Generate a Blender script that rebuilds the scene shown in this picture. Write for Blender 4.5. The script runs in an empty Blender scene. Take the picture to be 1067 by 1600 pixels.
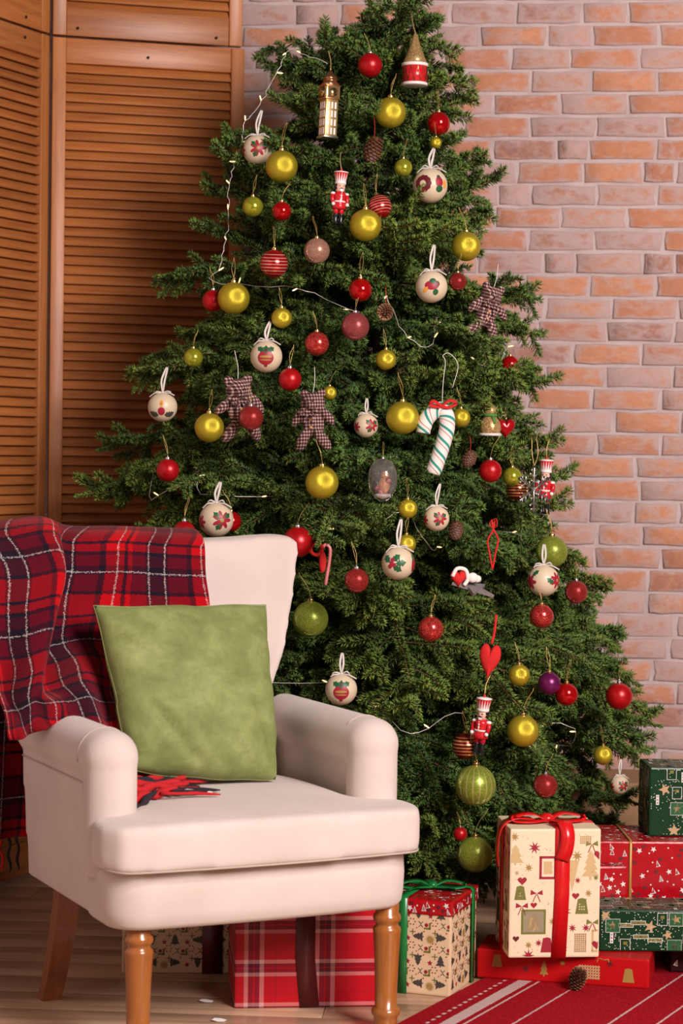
import bpy, bmesh, math, random
import numpy as np
from mathutils import Vector, Matrix, Euler
random.seed(7); rng = np.random.default_rng(11)
SC = bpy.context.scene
COL = SC.collection
PI = math.pi
# ------------------------------------------------------------------ camera
F = 3333.0; CX, CY = 533.5, 800.0; CAMH = 1.3
pitch = math.atan(100 / F); roll = 0.014
cam_d = bpy.data.cameras.new('camera'); cam = bpy.data.objects.new('camera', cam_d); COL.objects.link(cam)
cam_d.sensor_fit = 'VERTICAL'; cam_d.sensor_height = 36.0; cam_d.sensor_width = 24.0
cam_d.lens = F * 36.0 / 1600.0
cam_d.clip_start = 0.05; cam_d.clip_end = 60
fw = np.array([0, math.cos(pitch), -math.sin(pitch)]); up0 = np.array([0, math.sin(pitch), math.cos(pitch)]); r0 = np.array([1.0, 0, 0])
rt = r0 * math.cos(roll) + up0 * math.sin(roll); up = -r0 * math.sin(roll) + up0 * math.cos(roll)
CAM = np.array([0, 0, CAMH])
m = Matrix.Identity(4)
for i in range(3):
    m[i][0] = rt[i]; m[i][1] = up[i]; m[i][2] = -fw[i]; m[i][3] = CAM[i]
cam.matrix_world = m
cam_d.dof.use_dof = True; cam_d.dof.focus_distance = 5.35; cam_d.dof.aperture_fstop = 4.0
SC.camera = cam
def ray(x, y): return fw + rt * (x - CX) / F - up * (y - CY) / F
def P(x, y, D):
    d = ray(x, y); return CAM + d * D / d[1]
def ground(x, y, z=0.0):
    d = ray(x, y); return CAM + d * (z - CAMH) / d[2]
# ------------------------------------------------------------------ world and lights
w = bpy.data.worlds.new('studio_air'); SC.world = w; w.use_nodes = True
w.node_tree.nodes['Background'].inputs[0].default_value = (1.0, 0.86, 0.80, 1)
w.node_tree.nodes['Background'].inputs[1].default_value = 0.05
def area(name, loc, target, sx, sy, energy, col):
    l = bpy.data.lights.new(name, 'AREA'); l.shape = 'RECTANGLE'; l.size = sx; l.size_y = sy; l.energy = energy; l.color = col
    o = bpy.data.objects.new(name, l); COL.objects.link(o); o.location = loc
    o.rotation_euler = (Vector(target) - Vector(loc)).to_track_quat('-Z', 'Y').to_euler(); o['kind'] = 'helper'; return o
area('key_softbox', (2.3, 1.2, 2.95), (0.0, 5.6, 1.0), 1.5, 1.8, 362, (1.0, 0.89, 0.85))
area('fill_softbox', (-2.2, 0.6, 2.0), (-0.2, 5.6, 1.0), 1.6, 1.6, 5, (1.0, 0.88, 0.82))
SC.view_settings.view_transform = 'Standard'; SC.view_settings.look = 'None'
SC.view_settings.exposure = 0.0; SC.view_settings.gamma = 1.0; SC.view_settings.use_curve_mapping = False
# ------------------------------------------------------------------ node helpers
def new_mat(name):
    mt = bpy.data.materials.new(name); mt.use_nodes = True
    nt = mt.node_tree; b = nt.nodes['Principled BSDF']; return mt, nt, b
def node(nt, typ, **kw):
    n = nt.nodes.new(typ)
    for k, v in kw.items():
        if k.startswith('i_'):
            key = k[2:]; key = int(key) if key.isdigit() else key.replace('_', ' ')
            if hasattr(v, 'is_output') or isinstance(v, bpy.types.NodeSocket): nt.links.new(v, n.inputs[key])
            else: n.inputs[key].default_value = v
        else: setattr(n, k, v)
    return n
def ramp(nt, fac, stops, interp='LINEAR'):
    n = nt.nodes.new('ShaderNodeValToRGB'); n.color_ramp.interpolation = interp
    el = n.color_ramp.elements
    while len(el) > 1: el.remove(el[-1])
    el[0].position = stops[0][0]; el[0].color = (*stops[0][1], 1)
    for p, c in stops[1:]:
        e = el.new(p); e.color = (*c, 1)
    nt.links.new(fac, n.inputs[0]); return n.outputs[0]
def mixc(nt, fac, a, b, mode='MIX'):
    n = nt.nodes.new('ShaderNodeMix'); n.data_type = 'RGBA'; n.blend_type = mode
    for i, v in ((0, fac), (6, a), (7, b)):
        if isinstance(v, bpy.types.NodeSocket): nt.links.new(v, n.inputs[i])
        else: n.inputs[i].default_value = v if i == 0 else (*v, 1)
    return n.outputs[2]
def math_n(nt, op, a, b=None, c=None):
    n = nt.nodes.new('ShaderNodeMath'); n.operation = op
    for i, v in enumerate((a, b, c)):
        if v is None: continue
        if isinstance(v, bpy.types.NodeSocket): nt.links.new(v, n.inputs[i])
        else: n.inputs[i].default_value = v
    return n.outputs[0]
def bump(nt, b, height, strength, dist=0.01):
    n = node(nt, 'ShaderNodeBump'); n.inputs['Strength'].default_value = strength; n.inputs['Distance'].default_value = dist
    nt.links.new(height, n.inputs['Height']); nt.links.new(n.outputs[0], b.inputs['Normal'])
def noise(nt, vec, scale, detail=4.0, rough=0.55, dist=0.0):
    n = node(nt, 'ShaderNodeTexNoise'); n.inputs['Scale'].default_value = scale; n.inputs['Detail'].default_value = detail
    n.inputs['Roughness'].default_value = rough; n.inputs['Distortion'].default_value = dist
    if vec is not None: nt.links.new(vec, n.inputs['Vector'])
    return n.outputs[0]
def objco(nt): return nt.nodes.new('ShaderNodeTexCoord').outputs['Object']
def scaled(nt, vec, s, add=None):
    n = node(nt, 'ShaderNodeMapping'); n.inputs['Scale'].default_value = s; nt.links.new(vec, n.inputs['Vector'])
    if add is not None: nt.links.new(add, n.inputs['Location'])
    return n.outputs[0]
def sep(nt, vec):
    n = nt.nodes.new('ShaderNodeSeparateXYZ'); nt.links.new(vec, n.inputs[0]); return n.outputs
M_ = {}
def simple(name, col, rough=0.5, metal=0.0, spec=0.5, bumpscale=None, bumpstr=0.1, sheen=0.0, coat=0.0, vary=0.0):
    mt, nt, b = new_mat(name)
    b.inputs['Base Color'].default_value = (*col, 1); b.inputs['Roughness'].default_value = rough
    b.inputs['Metallic'].default_value = metal; b.inputs['Specular IOR Level'].default_value = spec
    b.inputs['Sheen Weight'].default_value = sheen; b.inputs['Coat Weight'].default_value = coat; b.inputs['Coat Roughness'].default_value = 0.15
    if bumpscale:
        n = noise(nt, objco(nt), bumpscale, 3); bump(nt, b, n, bumpstr, 0.004)
    if vary:
        n = noise(nt, objco(nt), 30, 3)
        c = mixc(nt, n, tuple(x * (1 - vary) for x in col), tuple(min(1, x * (1 + vary)) for x in col)); nt.links.new(c, b.inputs['Base Color'])
    M_[name] = mt; return mt
# --- architecture
def m_brick():
    mt, nt, b = new_mat('whitewashed_brick'); oi = nt.nodes.new('ShaderNodeObjectInfo'); co = objco(nt)
    off = node(nt, 'ShaderNodeCombineXYZ'); r100 = math_n(nt, 'MULTIPLY', oi.outputs['Random'], 57.0)
    nt.links.new(r100, off.inputs[0]); nt.links.new(r100, off.inputs[2])
    v = scaled(nt, co, (1, 1, 1.6), off.outputs[0])
    base = ramp(nt, oi.outputs['Random'], [(0, (0.60, 0.235, 0.12)), (0.3, (0.66, 0.30, 0.17)), (0.55, (0.50, 0.20, 0.12)), (0.70, (0.60, 0.25, 0.12)), (0.80, (0.34, 0.16, 0.14)), (0.90, (0.30, 0.17, 0.16)), (1.0, (0.54, 0.20, 0.10))])
    n1 = noise(nt, v, 14, 6, 0.62, 0.4); n2 = noise(nt, v, 45, 5, 0.6)
    r2 = math_n(nt, 'FRACT', math_n(nt, 'MULTIPLY', oi.outputs['Random'], 13.7))
    sh = math_n(nt, 'MULTIPLY_ADD', r2, 0.30, -0.13)
    f = math_n(nt, 'ADD', n1, sh)
    f = math_n(nt, 'MULTIPLY_ADD', n2, 0.28, f)
    xs = sep(nt, co); ex = math_n(nt, 'SUBTRACT', math_n(nt, 'ABSOLUTE', xs[0]), 0.074); ez = math_n(nt, 'SUBTRACT', math_n(nt, 'ABSOLUTE', xs[2]), 0.0175)
    ed = math_n(nt, 'MAXIMUM', math_n(nt, 'MULTIPLY', ex, 11.0), math_n(nt, 'MULTIPLY', ez, 20.0)); f = math_n(nt, 'ADD', f, math_n(nt, 'MAXIMUM', ed, 0.0))
    fac = ramp(nt, f, [(0.58, (0, 0, 0)), (0.82, (1, 1, 1))])
    n3 = noise(nt, v, 22, 5, 0.7, 1.5); base2 = mixc(nt, ramp(nt, n3, [(0.35, (0, 0, 0)), (0.7, (1, 1, 1))]), base, mixc(nt, n2, (0.36, 0.14, 0.10), (0.72, 0.36, 0.21)))
    c = mixc(nt, math_n(nt, 'MULTIPLY', fac, 0.84), base2, (0.52, 0.38, 0.365)); nt.links.new(c, b.inputs['Base Color'])
    b.inputs['Roughness'].default_value = 0.9; bump(nt, b, math_n(nt, 'ADD', n1, n2), 0.5, 0.006); return mt
def m_mortar():
    mt, nt, b = new_mat('pale_mortar'); co = objco(nt); n1 = noise(nt, co, 9, 6); n2 = noise(nt, co, 80, 4)
    c = ramp(nt, n1, [(0.3, (0.45, 0.34, 0.335)), (0.6, (0.575, 0.465, 0.455))]); nt.links.new(c, b.inputs['Base Color'])
    b.inputs['Roughness'].default_value = 0.95; bump(nt, b, n2, 0.5, 0.005); return mt
def m_wood(name, c1, c2, c3, sc=(3, 40, 40), rough=0.45, coat=0.0, rand=True, nb=0.15):
    mt, nt, b = new_mat(name); co = objco(nt); oi = nt.nodes.new('ShaderNodeObjectInfo')
    off = node(nt, 'ShaderNodeCombineXYZ'); r = math_n(nt, 'MULTIPLY', oi.outputs['Random'], 91.0)
    nt.links.new(r, off.inputs[0]); nt.links.new(r, off.inputs[1])
    v = scaled(nt, co, sc, off.outputs[0]); n1 = noise(nt, v, 1.0, 5, 0.6, 0.8); n2 = noise(nt, v, 4.0, 3)
    c = ramp(nt, n1, [(0.3, c1), (0.5, c2), (0.7, c3)])
    if rand:
        g = math_n(nt, 'MULTIPLY_ADD', oi.outputs['Random'], 0.26, 0.87)
        gc = node(nt, 'ShaderNodeCombineColor'); [nt.links.new(g, gc.inputs[i]) for i in range(3)]
        c = mixc(nt, 1.0, c, gc.outputs[0], 'MULTIPLY')
    nt.links.new(c, b.inputs['Base Color']); b.inputs['Roughness'].default_value = rough; b.inputs['Coat Weight'].default_value = coat
    b.inputs['Coat Roughness'].default_value = 0.12; bump(nt, b, n2, nb, 0.002); M_[name] = mt; return mt
M_['brick'] = m_brick(); M_['mortar'] = m_mortar()
m_wood('screen_wood', (0.30, 0.092, 0.024), (0.39, 0.130, 0.034), (0.45, 0.163, 0.048), (4, 60, 60), 0.42)
m_wood('screen_wood_v', (0.32, 0.103, 0.026), (0.41, 0.142, 0.037), (0.47, 0.172, 0.052), (60, 60, 4), 0.42)
m_wood('leg_wood', (0.27, 0.082, 0.014), (0.34, 0.108, 0.019), (0.38, 0.13, 0.027), (60, 60, 6), 0.3, 0.5, False, 0.03)
m_wood('rear_leg_wood', (0.20, 0.055, 0.014), (0.26, 0.075, 0.02), (0.31, 0.095, 0.028), (60, 60, 6), 0.5, 0.05, False, 0.05)
m_wood('floor_wood', (0.36, 0.205, 0.12), (0.50, 0.31, 0.195), (0.60, 0.39, 0.26), (1.6, 26, 20), 0.32, 0.15)
m_wood('bark', (0.05, 0.028, 0.016), (0.085, 0.05, 0.028), (0.12, 0.075, 0.045), (30, 30, 8), 0.9, 0, False, 0.8)
m_wood('twig_bark', (0.10, 0.055, 0.022), (0.16, 0.09, 0.035), (0.20, 0.12, 0.05), (30, 30, 30), 0.85, 0, False, 0.3)
m_wood('kraft_card', (0.27, 0.145, 0.07), (0.31, 0.17, 0.085), (0.34, 0.19, 0.095), (8, 8, 8), 0.7, 0, False, 0.05)
simple('dark_hole', (0.01, 0.006, 0.004), 0.8)
simple('plaster', (0.55, 0.46, 0.44), 0.9, bumpscale=40)
simple('grey_cover', (0.40, 0.35, 0.36), 0.8, bumpscale=60)
# --- chair and cloth
def m_linen():
    mt, nt, b = new_mat('cream_linen'); co = objco(nt)
    wv = node(nt, 'ShaderNodeTexWave', bands_direction='X'); wv.inputs['Scale'].default_value = 260; nt.links.new(co, wv.inputs[0])
    wz = node(nt, 'ShaderNodeTexWave', bands_direction='Z'); wz.inputs['Scale'].default_value = 260; nt.links.new(co, wz.inputs[0])
    n = noise(nt, co, 6, 4); c = ramp(nt, n, [(0.35, (0.625, 0.515, 0.468)), (0.65, (0.685, 0.572, 0.525))])
    nt.links.new(c, b.inputs['Base Color']); b.inputs['Roughness'].default_value = 0.85; b.inputs['Sheen Weight'].default_value = 0.25
    b.inputs['Specular IOR Level'].default_value = 0.2
    s = math_n(nt, 'ADD', wv.outputs[1], wz.outputs[1]); s = math_n(nt, 'MULTIPLY_ADD', n, 1.5, s); bump(nt, b, s, 0.12, 0.0015); return mt
M_['linen'] = m_linen()
simple('linen_seam', (0.52, 0.40, 0.34), 0.9)
def m_velvet():
    mt, nt, b = new_mat('green_velvet'); co = objco(nt)
    n1 = noise(nt, scaled(nt, co, (1, 1, 1.2)), 12, 8, 0.70, 0.2); n2 = noise(nt, co, 500, 2)
    c = ramp(nt, n1, [(0.30, (0.140, 0.175, 0.044)), (0.5, (0.205, 0.245, 0.072)), (0.70, (0.30, 0.335, 0.12))])
    nt.links.new(c, b.inputs['Base Color']); b.inputs['Roughness'].default_value = 0.75
    b.inputs['Sheen Weight'].default_value = 0.35; b.inputs['Sheen Roughness'].default_value = 0.35; b.inputs['Sheen Tint'].default_value = (0.75, 0.85, 0.45, 1)
    bump(nt, b, math_n(nt, 'MULTIPLY_ADD', n1, 3.0, n2), 0.25, 0.003); return mt
M_['velvet'] = m_velvet()
def stripes(nt, coord, period, stops):
    return ramp(nt, math_n(nt, 'FRACT', math_n(nt, 'DIVIDE', coord, period)), stops, 'CONSTANT')
def uvxy(nt):
    tc = nt.nodes.new('ShaderNodeTexCoord'); return sep(nt, tc.outputs['UV'])
R1 = (0.47, 0.003, 0.007); DK = (0.008, 0.006, 0.014); MR = (0.10, 0.003, 0.012)
def m_blanket():
    mt, nt, b = new_mat('tartan_wool'); s = uvxy(nt)
    tc = nt.nodes.new('ShaderNodeTexCoord'); jn = noise(nt, tc.outputs['UV'], 240, 2); jit = math_n(nt, 'MULTIPLY_ADD', jn, 0.010, -0.005)
    u = math_n(nt, 'ADD', s[0], jit); v = math_n(nt, 'ADD', s[1], jit)
    su = [(0, R1), (0.13, DK), (0.17, R1), (0.22, MR), (0.38, DK), (0.66, MR), (0.88, DK), (0.94, R1)]
    sv = [(0, R1), (0.10, DK), (0.14, R1), (0.24, DK), (0.29, MR), (0.44, DK), (0.56, MR), (0.77, DK), (0.82, R1)]
    a = stripes(nt, u, 0.20, su); c2 = stripes(nt, v, 0.19, sv)
    wv = math_n(nt, 'FRACT', math_n(nt, 'MULTIPLY', math_n(nt, 'ADD', s[0], s[1]), 130.0)); tw = math_n(nt, 'GREATER_THAN', wv, 0.5)
    tw = math_n(nt, 'MULTIPLY_ADD', tw, 0.2, 0.40)
    gm = node(nt, 'ShaderNodeGamma'); gm.inputs[1].default_value = 0.5; nt.links.new(mixc(nt, 1.0, a, c2, 'MULTIPLY'), gm.inputs[0]); c = mixc(nt, 0.3, gm.outputs[0], mixc(nt, tw, a, c2))
    dn = noise(nt, tc.outputs['UV'], 420, 1)
    for co_, per, phs in ((u, 0.20, (0.06, 0.42, 0.62)), (v, 0.19, (0.53,))):
        f = math_n(nt, 'FRACT', math_n(nt, 'DIVIDE', co_, per))
        for ph in phs:
            d = math_n(nt, 'ABSOLUTE', math_n(nt, 'SUBTRACT', f, ph))
            ln = math_n(nt, 'LESS_THAN', d, 0.0018 / per); ln = math_n(nt, 'MULTIPLY', ln, math_n(nt, 'GREATER_THAN', dn, 0.48))
            c = mixc(nt, math_n(nt, 'MULTIPLY', ln, 0.62), c, (0.62, 0.52, 0.50))
    nt.links.new(c, b.inputs['Base Color']); b.inputs['Roughness'].default_value = 0.95; b.inputs['Specular IOR Level'].default_value = 0.1
    b.inputs['Sheen Weight'].default_value = 0.2; b.inputs['Sheen Tint'].default_value = (0.9, 0.3, 0.3, 1)
    bump(nt, b, math_n(nt, 'ADD', jn, dn), 0.6, 0.004); return mt
M_['tartan'] = m_blanket()
simple('wool_red', (0.50, 0.01, 0.015), 0.95, bumpscale=300); simple('wool_dark', (0.02, 0.012, 0.02), 0.95); simple('wool_white', (0.7, 0.6, 0.58), 0.95)
# --- paper and ribbon
def m_plaidpaper():
    mt, nt, b = new_mat('plaid_paper'); s = uvxy(nt)
    PK = (0.75, 0.42, 0.40); WN = (0.16, 0.008, 0.03); RD = (0.55, 0.005, 0.018)
    st = [(0, RD), (0.40, PK), (0.46, WN), (0.53, RD), (0.55, WN), (0.62, PK), (0.68, RD), (0.84, WN), (0.848, RD)]
    a = stripes(nt, math_n(nt, 'ADD', s[0], 0.045), 0.165, st); c2 = stripes(nt, math_n(nt, 'ADD', s[1], 0.062), 0.10, [(0, RD), (0.36, PK), (0.45, WN), (0.54, RD), (0.57, WN), (0.66, PK), (0.75, RD), (0.97, WN), (0.98, RD)])
    c = mixc(nt, 0.5, a, c2); c = mixc(nt, 0.35, c, mixc(nt, 1.0, a, c2, 'MULTIPLY')); nt.links.new(c, b.inputs['Base Color']); b.inputs['Roughness'].default_value = 0.4; b.inputs['Specular IOR Level'].default_value = 0.25; return mt
M_['plaid_paper'] = m_plaidpaper()
def paper(name, col, rough=0.4, wr=0.25, coat=0.0):
    mt = simple(name, col, rough, coat=coat, spec=0.22); nt = mt.node_tree; b = nt.nodes['Principled BSDF']
    n = noise(nt, objco(nt), 26, 3, 0.5, 0.6); bump(nt, b, n, wr, 0.006); return mt
paper('cream_paper', (0.80, 0.66, 0.46), 0.5); paper('tan_paper', (0.72, 0.53, 0.33), 0.5); paper('red_paper', (0.42, 0.004, 0.010), 0.25, 0.5, 0.25)
paper('red_flat_paper', (0.46, 0.006, 0.008), 0.35, 0.15); paper('green_paper', (0.003, 0.036, 0.012), 0.35, 0.3, 0.1); paper('dark_paper', (0.03, 0.006, 0.006), 0.4)
simple('red_satin', (0.62, 0.008, 0.010), 0.28, coat=0.3); simple('green_satin', (0.005, 0.17, 0.035), 0.3, coat=0.2); simple('wine_satin', (0.10, 0.008, 0.010), 0.4)
simple('gold_satin', (0.50, 0.24, 0.06), 0.35, 0.3)
for nm, c in dict(ink_red=(0.33, 0.012, 0.03), ink_gold=(0.36, 0.22, 0.05), ink_palegold=(0.60, 0.42, 0.20), ink_olive=(0.17, 0.17, 0.03), ink_dark=(0.06, 0.055, 0.045),
                  ink_white=(0.75, 0.70, 0.66), ink_green=(0.01, 0.10, 0.03), ink_wine=(0.12, 0.008, 0.015), ink_tan=(0.50, 0.33, 0.17), ink_brightred=(0.55, 0.01, 0.015), ink_orange=(0.75, 0.3, 0.03)).items():
    simple(nm, c, 0.45)
# --- rug
def m_rug():
    mt, nt, b = new_mat('red_woven_rug'); co = objco(nt); s = sep(nt, co)
    n = noise(nt, scaled(nt, co, (220, 60, 1)), 1.0, 2); n2 = noise(nt, co, 7, 4)
    c = ramp(nt, n, [(0.3, (0.28, 0.003, 0.010)), (0.7, (0.48, 0.008, 0.020))])
    wob = math_n(nt, 'MULTIPLY_ADD', n, 0.004, -0.002); x = math_n(nt, 'ADD', s[0], wob)
    def line(at, wd, strength, dash=None):
        nonlocal c
        f = math_n(nt, 'LESS_THAN', math_n(nt, 'ABSOLUTE', math_n(nt, 'SUBTRACT', x, at)), wd)
        if dash: f = math_n(nt, 'MULTIPLY', f, math_n(nt, 'GREATER_THAN', math_n(nt, 'FRACT', math_n(nt, 'MULTIPLY', s[1], dash)), 0.5))
        c = mixc(nt, math_n(nt, 'MULTIPLY', f, strength), c, (0.74, 0.60, 0.58))
    line(0.057, 0.004, 0.85, 34); line(0.100, 0.0165, 0.72, None); line(0.100, 0.0165, 0.5, 60); line(0.133, 0.003, 0.8)
    for a in (0.228, 0.416, 0.512, 0.70, 0.86, 1.02): line(a, 0.0028, 0.75)
    nt.links.new(c, b.inputs['Base Color']); b.inputs['Roughness'].default_value = 0.9; b.inputs['Specular IOR Level'].default_value = 0.1
    wv = node(nt, 'ShaderNodeTexWave', bands_direction='Y'); wv.inputs['Scale'].default_value = 70; nt.links.new(co, wv.inputs[0])
    bump(nt, b, math_n(nt, 'ADD', wv.outputs[1], n), 0.5, 0.003); return mt
M_['rug'] = m_rug()
# --- tree
def m_needles():
    mt, nt, b = new_mat('spruce_needles'); g = nt.nodes.new('ShaderNodeNewGeometry'); oi = nt.nodes.new('ShaderNodeObjectInfo')
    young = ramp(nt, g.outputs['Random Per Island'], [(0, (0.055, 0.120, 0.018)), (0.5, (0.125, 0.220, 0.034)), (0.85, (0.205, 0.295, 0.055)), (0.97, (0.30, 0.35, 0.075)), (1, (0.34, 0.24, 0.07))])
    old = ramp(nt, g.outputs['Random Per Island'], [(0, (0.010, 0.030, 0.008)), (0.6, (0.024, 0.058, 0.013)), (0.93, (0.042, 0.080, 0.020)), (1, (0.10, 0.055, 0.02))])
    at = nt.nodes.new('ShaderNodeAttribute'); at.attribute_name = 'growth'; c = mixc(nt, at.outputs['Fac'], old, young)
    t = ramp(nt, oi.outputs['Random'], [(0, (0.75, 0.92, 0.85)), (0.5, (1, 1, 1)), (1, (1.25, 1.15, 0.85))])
    nt.links.new(mixc(nt, 1.0, c, t, 'MULTIPLY'), b.inputs['Base Color']); b.inputs['Roughness'].default_value = 0.42; b.inputs['Specular IOR Level'].default_value = 0.45
    return mt
M_['needles'] = m_needles()
# --- ornaments
def m_ball(name, col, rough, metal, bs=None, bstr=0.2):
    return simple(name, col, rough, metal, bumpscale=bs, bumpstr=bstr)
m_ball('gold_ball', (0.62, 0.49, 0.035), 0.29, 0.68, 2600 / 26, 0.35)
m_ball('olive_ball', (0.42, 0.42, 0.03), 0.16, 0.6); m_ball('red_ball', (0.44, 0.004, 0.008), 0.32, 0.35); m_ball('red_gloss', (0.45, 0.004, 0.006), 0.10, 0.45)
m_ball('purple_ball', (0.16, 0.01, 0.09), 0.3, 0.5)
simple('gold_metal', (0.72, 0.50, 0.20), 0.25, 1.0); simple('silver_metal', (0.72, 0.70, 0.70), 0.25, 1.0); simple('gold_thread', (0.60, 0.42, 0.14), 0.4, 0.6)
simple('white_thread', (0.7, 0.65, 0.6), 0.7); simple('red_thread', (0.5, 0.01, 0.01), 0.7)
def m_glitter(name, c1, c2, c3, metal=0.35):
    mt, nt, b = new_mat(name); co = objco(nt); v = node(nt, 'ShaderNodeTexVoronoi'); v.inputs['Scale'].default_value = 55; nt.links.new(co, v.inputs[0])
    cs = sep(nt, v.outputs['Color']); c = ramp(nt, cs[0], [(0, c1), (0.55, c2), (0.9, c3), (1, c3)]); nt.links.new(c, b.inputs['Base Color'])
    b.inputs['Metallic'].default_value = metal; b.inputs['Roughness'].default_value = 0.32; bump(nt, b, cs[1], 0.9, 0.02); M_[name] = mt
m_glitter('red_glitter', (0.22, 0.004, 0.006), (0.42, 0.012, 0.015), (0.8, 0.10, 0.07)); m_glitter('rose_glitter', (0.35, 0.12, 0.07), (0.58, 0.26, 0.17), (0.85, 0.55, 0.42))
m_glitter('dusty_glitter', (0.25, 0.02, 0.03), (0.42, 0.05, 0.06), (0.65, 0.20, 0.18)); m_glitter('lime_glitter', (0.10, 0.17, 0.01), (0.27, 0.38, 0.02), (0.65, 0.65, 0.14))
m_glitter('gold_glitter', (0.28, 0.14, 0.04), (0.48, 0.27, 0.09), (0.8, 0.6, 0.3))
def m_ringball(name, base, line, k, thr, metal=0.5, rough=0.2):
    mt, nt, b = new_mat(name); s = sep(nt, objco(nt)); f = math_n(nt, 'FRACT', math_n(nt, 'MULTIPLY_ADD', s[2], k, 0.3)); g = math_n(nt, 'LESS_THAN', f, thr)
    lim = math_n(nt, 'LESS_THAN', math_n(nt, 'ABSOLUTE', s[2]), 0.72); g = math_n(nt, 'MULTIPLY', g, lim)
    nt.links.new(mixc(nt, g, base, line), b.inputs['Base Color']); b.inputs['Metallic'].default_value = metal; b.inputs['Roughness'].default_value = rough; M_[name] = mt
m_ringball('striped_red', (0.42, 0.008, 0.010), (0.78, 0.50, 0.36), 4.4, 0.22); m_ringball('striped_gold_red', (0.20, 0.012, 0.008), (0.70, 0.42, 0.16), 4.0, 0.36, 0.7)
def m_ribbed(name):
    mt, nt, b = new_mat(name); co = objco(nt); s = sep(nt, co); an = math_n(nt, 'ARCTAN2', s[1], s[0]); f = math_n(nt, 'FRACT', math_n(nt, 'MULTIPLY', an, 18 / (2 * PI)))
    g = math_n(nt, 'LESS_THAN', f, 0.22); v = node(nt, 'ShaderNodeTexVoronoi'); v.inputs['Scale'].default_value = 45; nt.links.new(co, v.inputs[0]); cs = sep(nt, v.outputs['Color'])
    c = ramp(nt, cs[0], [(0, (0.14, 0.22, 0.01)), (0.6, (0.29, 0.40, 0.03)), (1, (0.6, 0.62, 0.14))]); c = mixc(nt, g, c, (0.55, 0.50, 0.18))
    nt.links.new(c, b.inputs['Base Color']); b.inputs['Metallic'].default_value = 0.5; b.inputs['Roughness'].default_value = 0.35; bump(nt, b, cs[1], 0.7, 0.02); M_[name] = mt
m_ribbed('ribbed_lime')
def m_swirl(name):
    mt, nt, b = new_mat(name); co = objco(nt); v = node(nt, 'ShaderNodeTexVoronoi', feature='DISTANCE_TO_EDGE'); v.inputs['Scale'].default_value = 2.2
    n = noise(nt, co, 2.0, 2); vv = scaled(nt, co, (1.3, 1.3, 1.3), None); nt.links.new(vv, v.inputs[0])
    f = math_n(nt, 'FRACT', math_n(nt, 'MULTIPLY', v.outputs[0], 5.0)); g = math_n(nt, 'LESS_THAN', f, 0.2)
    nt.links.new(mixc(nt, g, (0.42, 0.006, 0.010), (0.68, 0.14, 0.10)), b.inputs['Base Color']); b.inputs['Metallic'].default_value = 0.55; b.inputs['Roughness'].default_value = 0.2; M_[name] = mt
m_swirl('swirl_red')
simple('decoupage_cream', (0.64, 0.51, 0.36), 0.4, vary=0.08); simple('satin_white', (0.62, 0.55, 0.51), 0.4); simple('felt_red', (0.58, 0.012, 0.012), 0.9, bumpscale=300, bumpstr=0.4)
simple('heart_gloss', (0.42, 0.006, 0.01), 0.15, 0.3); simple('felt_white', (0.78, 0.72, 0.68), 0.95, bumpscale=200, bumpstr=0.5); simple('black_gloss', (0.01, 0.01, 0.012), 0.2)
simple('skin_paint', (0.70, 0.42, 0.30), 0.4); simple('red_paint', (0.55, 0.012, 0.02), 0.25); simple('white_paint', (0.80, 0.74, 0.72), 0.3); simple('blue_paint', (0.01, 0.012, 0.03), 0.3)
simple('pink_paint', (0.70, 0.20, 0.22), 0.3); simple('copper_metal', (0.55, 0.26, 0.12), 0.3, 0.9); simple('tower_gold', (0.62, 0.42, 0.16), 0.3, 0.8); simple('tower_dark', (0.12, 0.06, 0.03), 0.4, 0.5)
simple('cone_scale', (0.11, 0.04, 0.018), 0.6, vary=0.3); simple('cone_tip', (0.36, 0.19, 0.10), 0.55); simple('star_grey', (0.20, 0.17, 0.175), 0.7, bumpscale=60, bumpstr=0.4)
simple('scarf_green', (0.06, 0.20, 0.03), 0.7); simple('button_tan', (0.55, 0.25, 0.09), 0.4); simple('paper_white', (0.8, 0.74, 0.72), 0.7)
simple('wire_clear', (0.62, 0.56, 0.52), 0.25, 0.2)
def m_gingham():
    mt, nt, b = new_mat('gingham_cloth'); s = sep(nt, objco(nt))
    def st(c): return math_n(nt, 'LESS_THAN', math_n(nt, 'FRACT', math_n(nt, 'MULTIPLY', c, 120.0)), 0.66)
    y = math_n(nt, 'ADD', s[0], math_n(nt, 'MULTIPLY', s[1], 0.7)); a = math_n(nt, 'ADD', st(y), st(s[2])); a = math_n(nt, 'MULTIPLY', a, 0.5)
    c = ramp(nt, a, [(0, (0.62, 0.48, 0.41)), (0.5, (0.22, 0.10, 0.095)), (1, (0.035, 0.010, 0.014))]); nt.links.new(c, b.inputs['Base Color']); b.inputs['Roughness'].default_value = 0.9; M_['gingham'] = mt
m_gingham()
def m_cane():
    mt, nt, b = new_mat('cane_cloth'); s = uvxy(nt); f = math_n(nt, 'FRACT', math_n(nt, 'ADD', math_n(nt, 'MULTIPLY', s[1], 31.0), math_n(nt, 'MULTIPLY', s[0], 2.0)))
    c = ramp(nt, f, [(0, (0.76, 0.70, 0.66)), (0.36, (0.02, 0.26, 0.20)), (0.58, (0.76, 0.70, 0.66)), (0.80, (0.42, 0.16, 0.14)), (0.87, (0.76, 0.70, 0.66))], 'CONSTANT')
    nt.links.new(c, b.inputs['Base Color']); b.inputs['Roughness'].default_value = 0.85; M_['cane_cloth'] = mt
m_cane()
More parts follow.
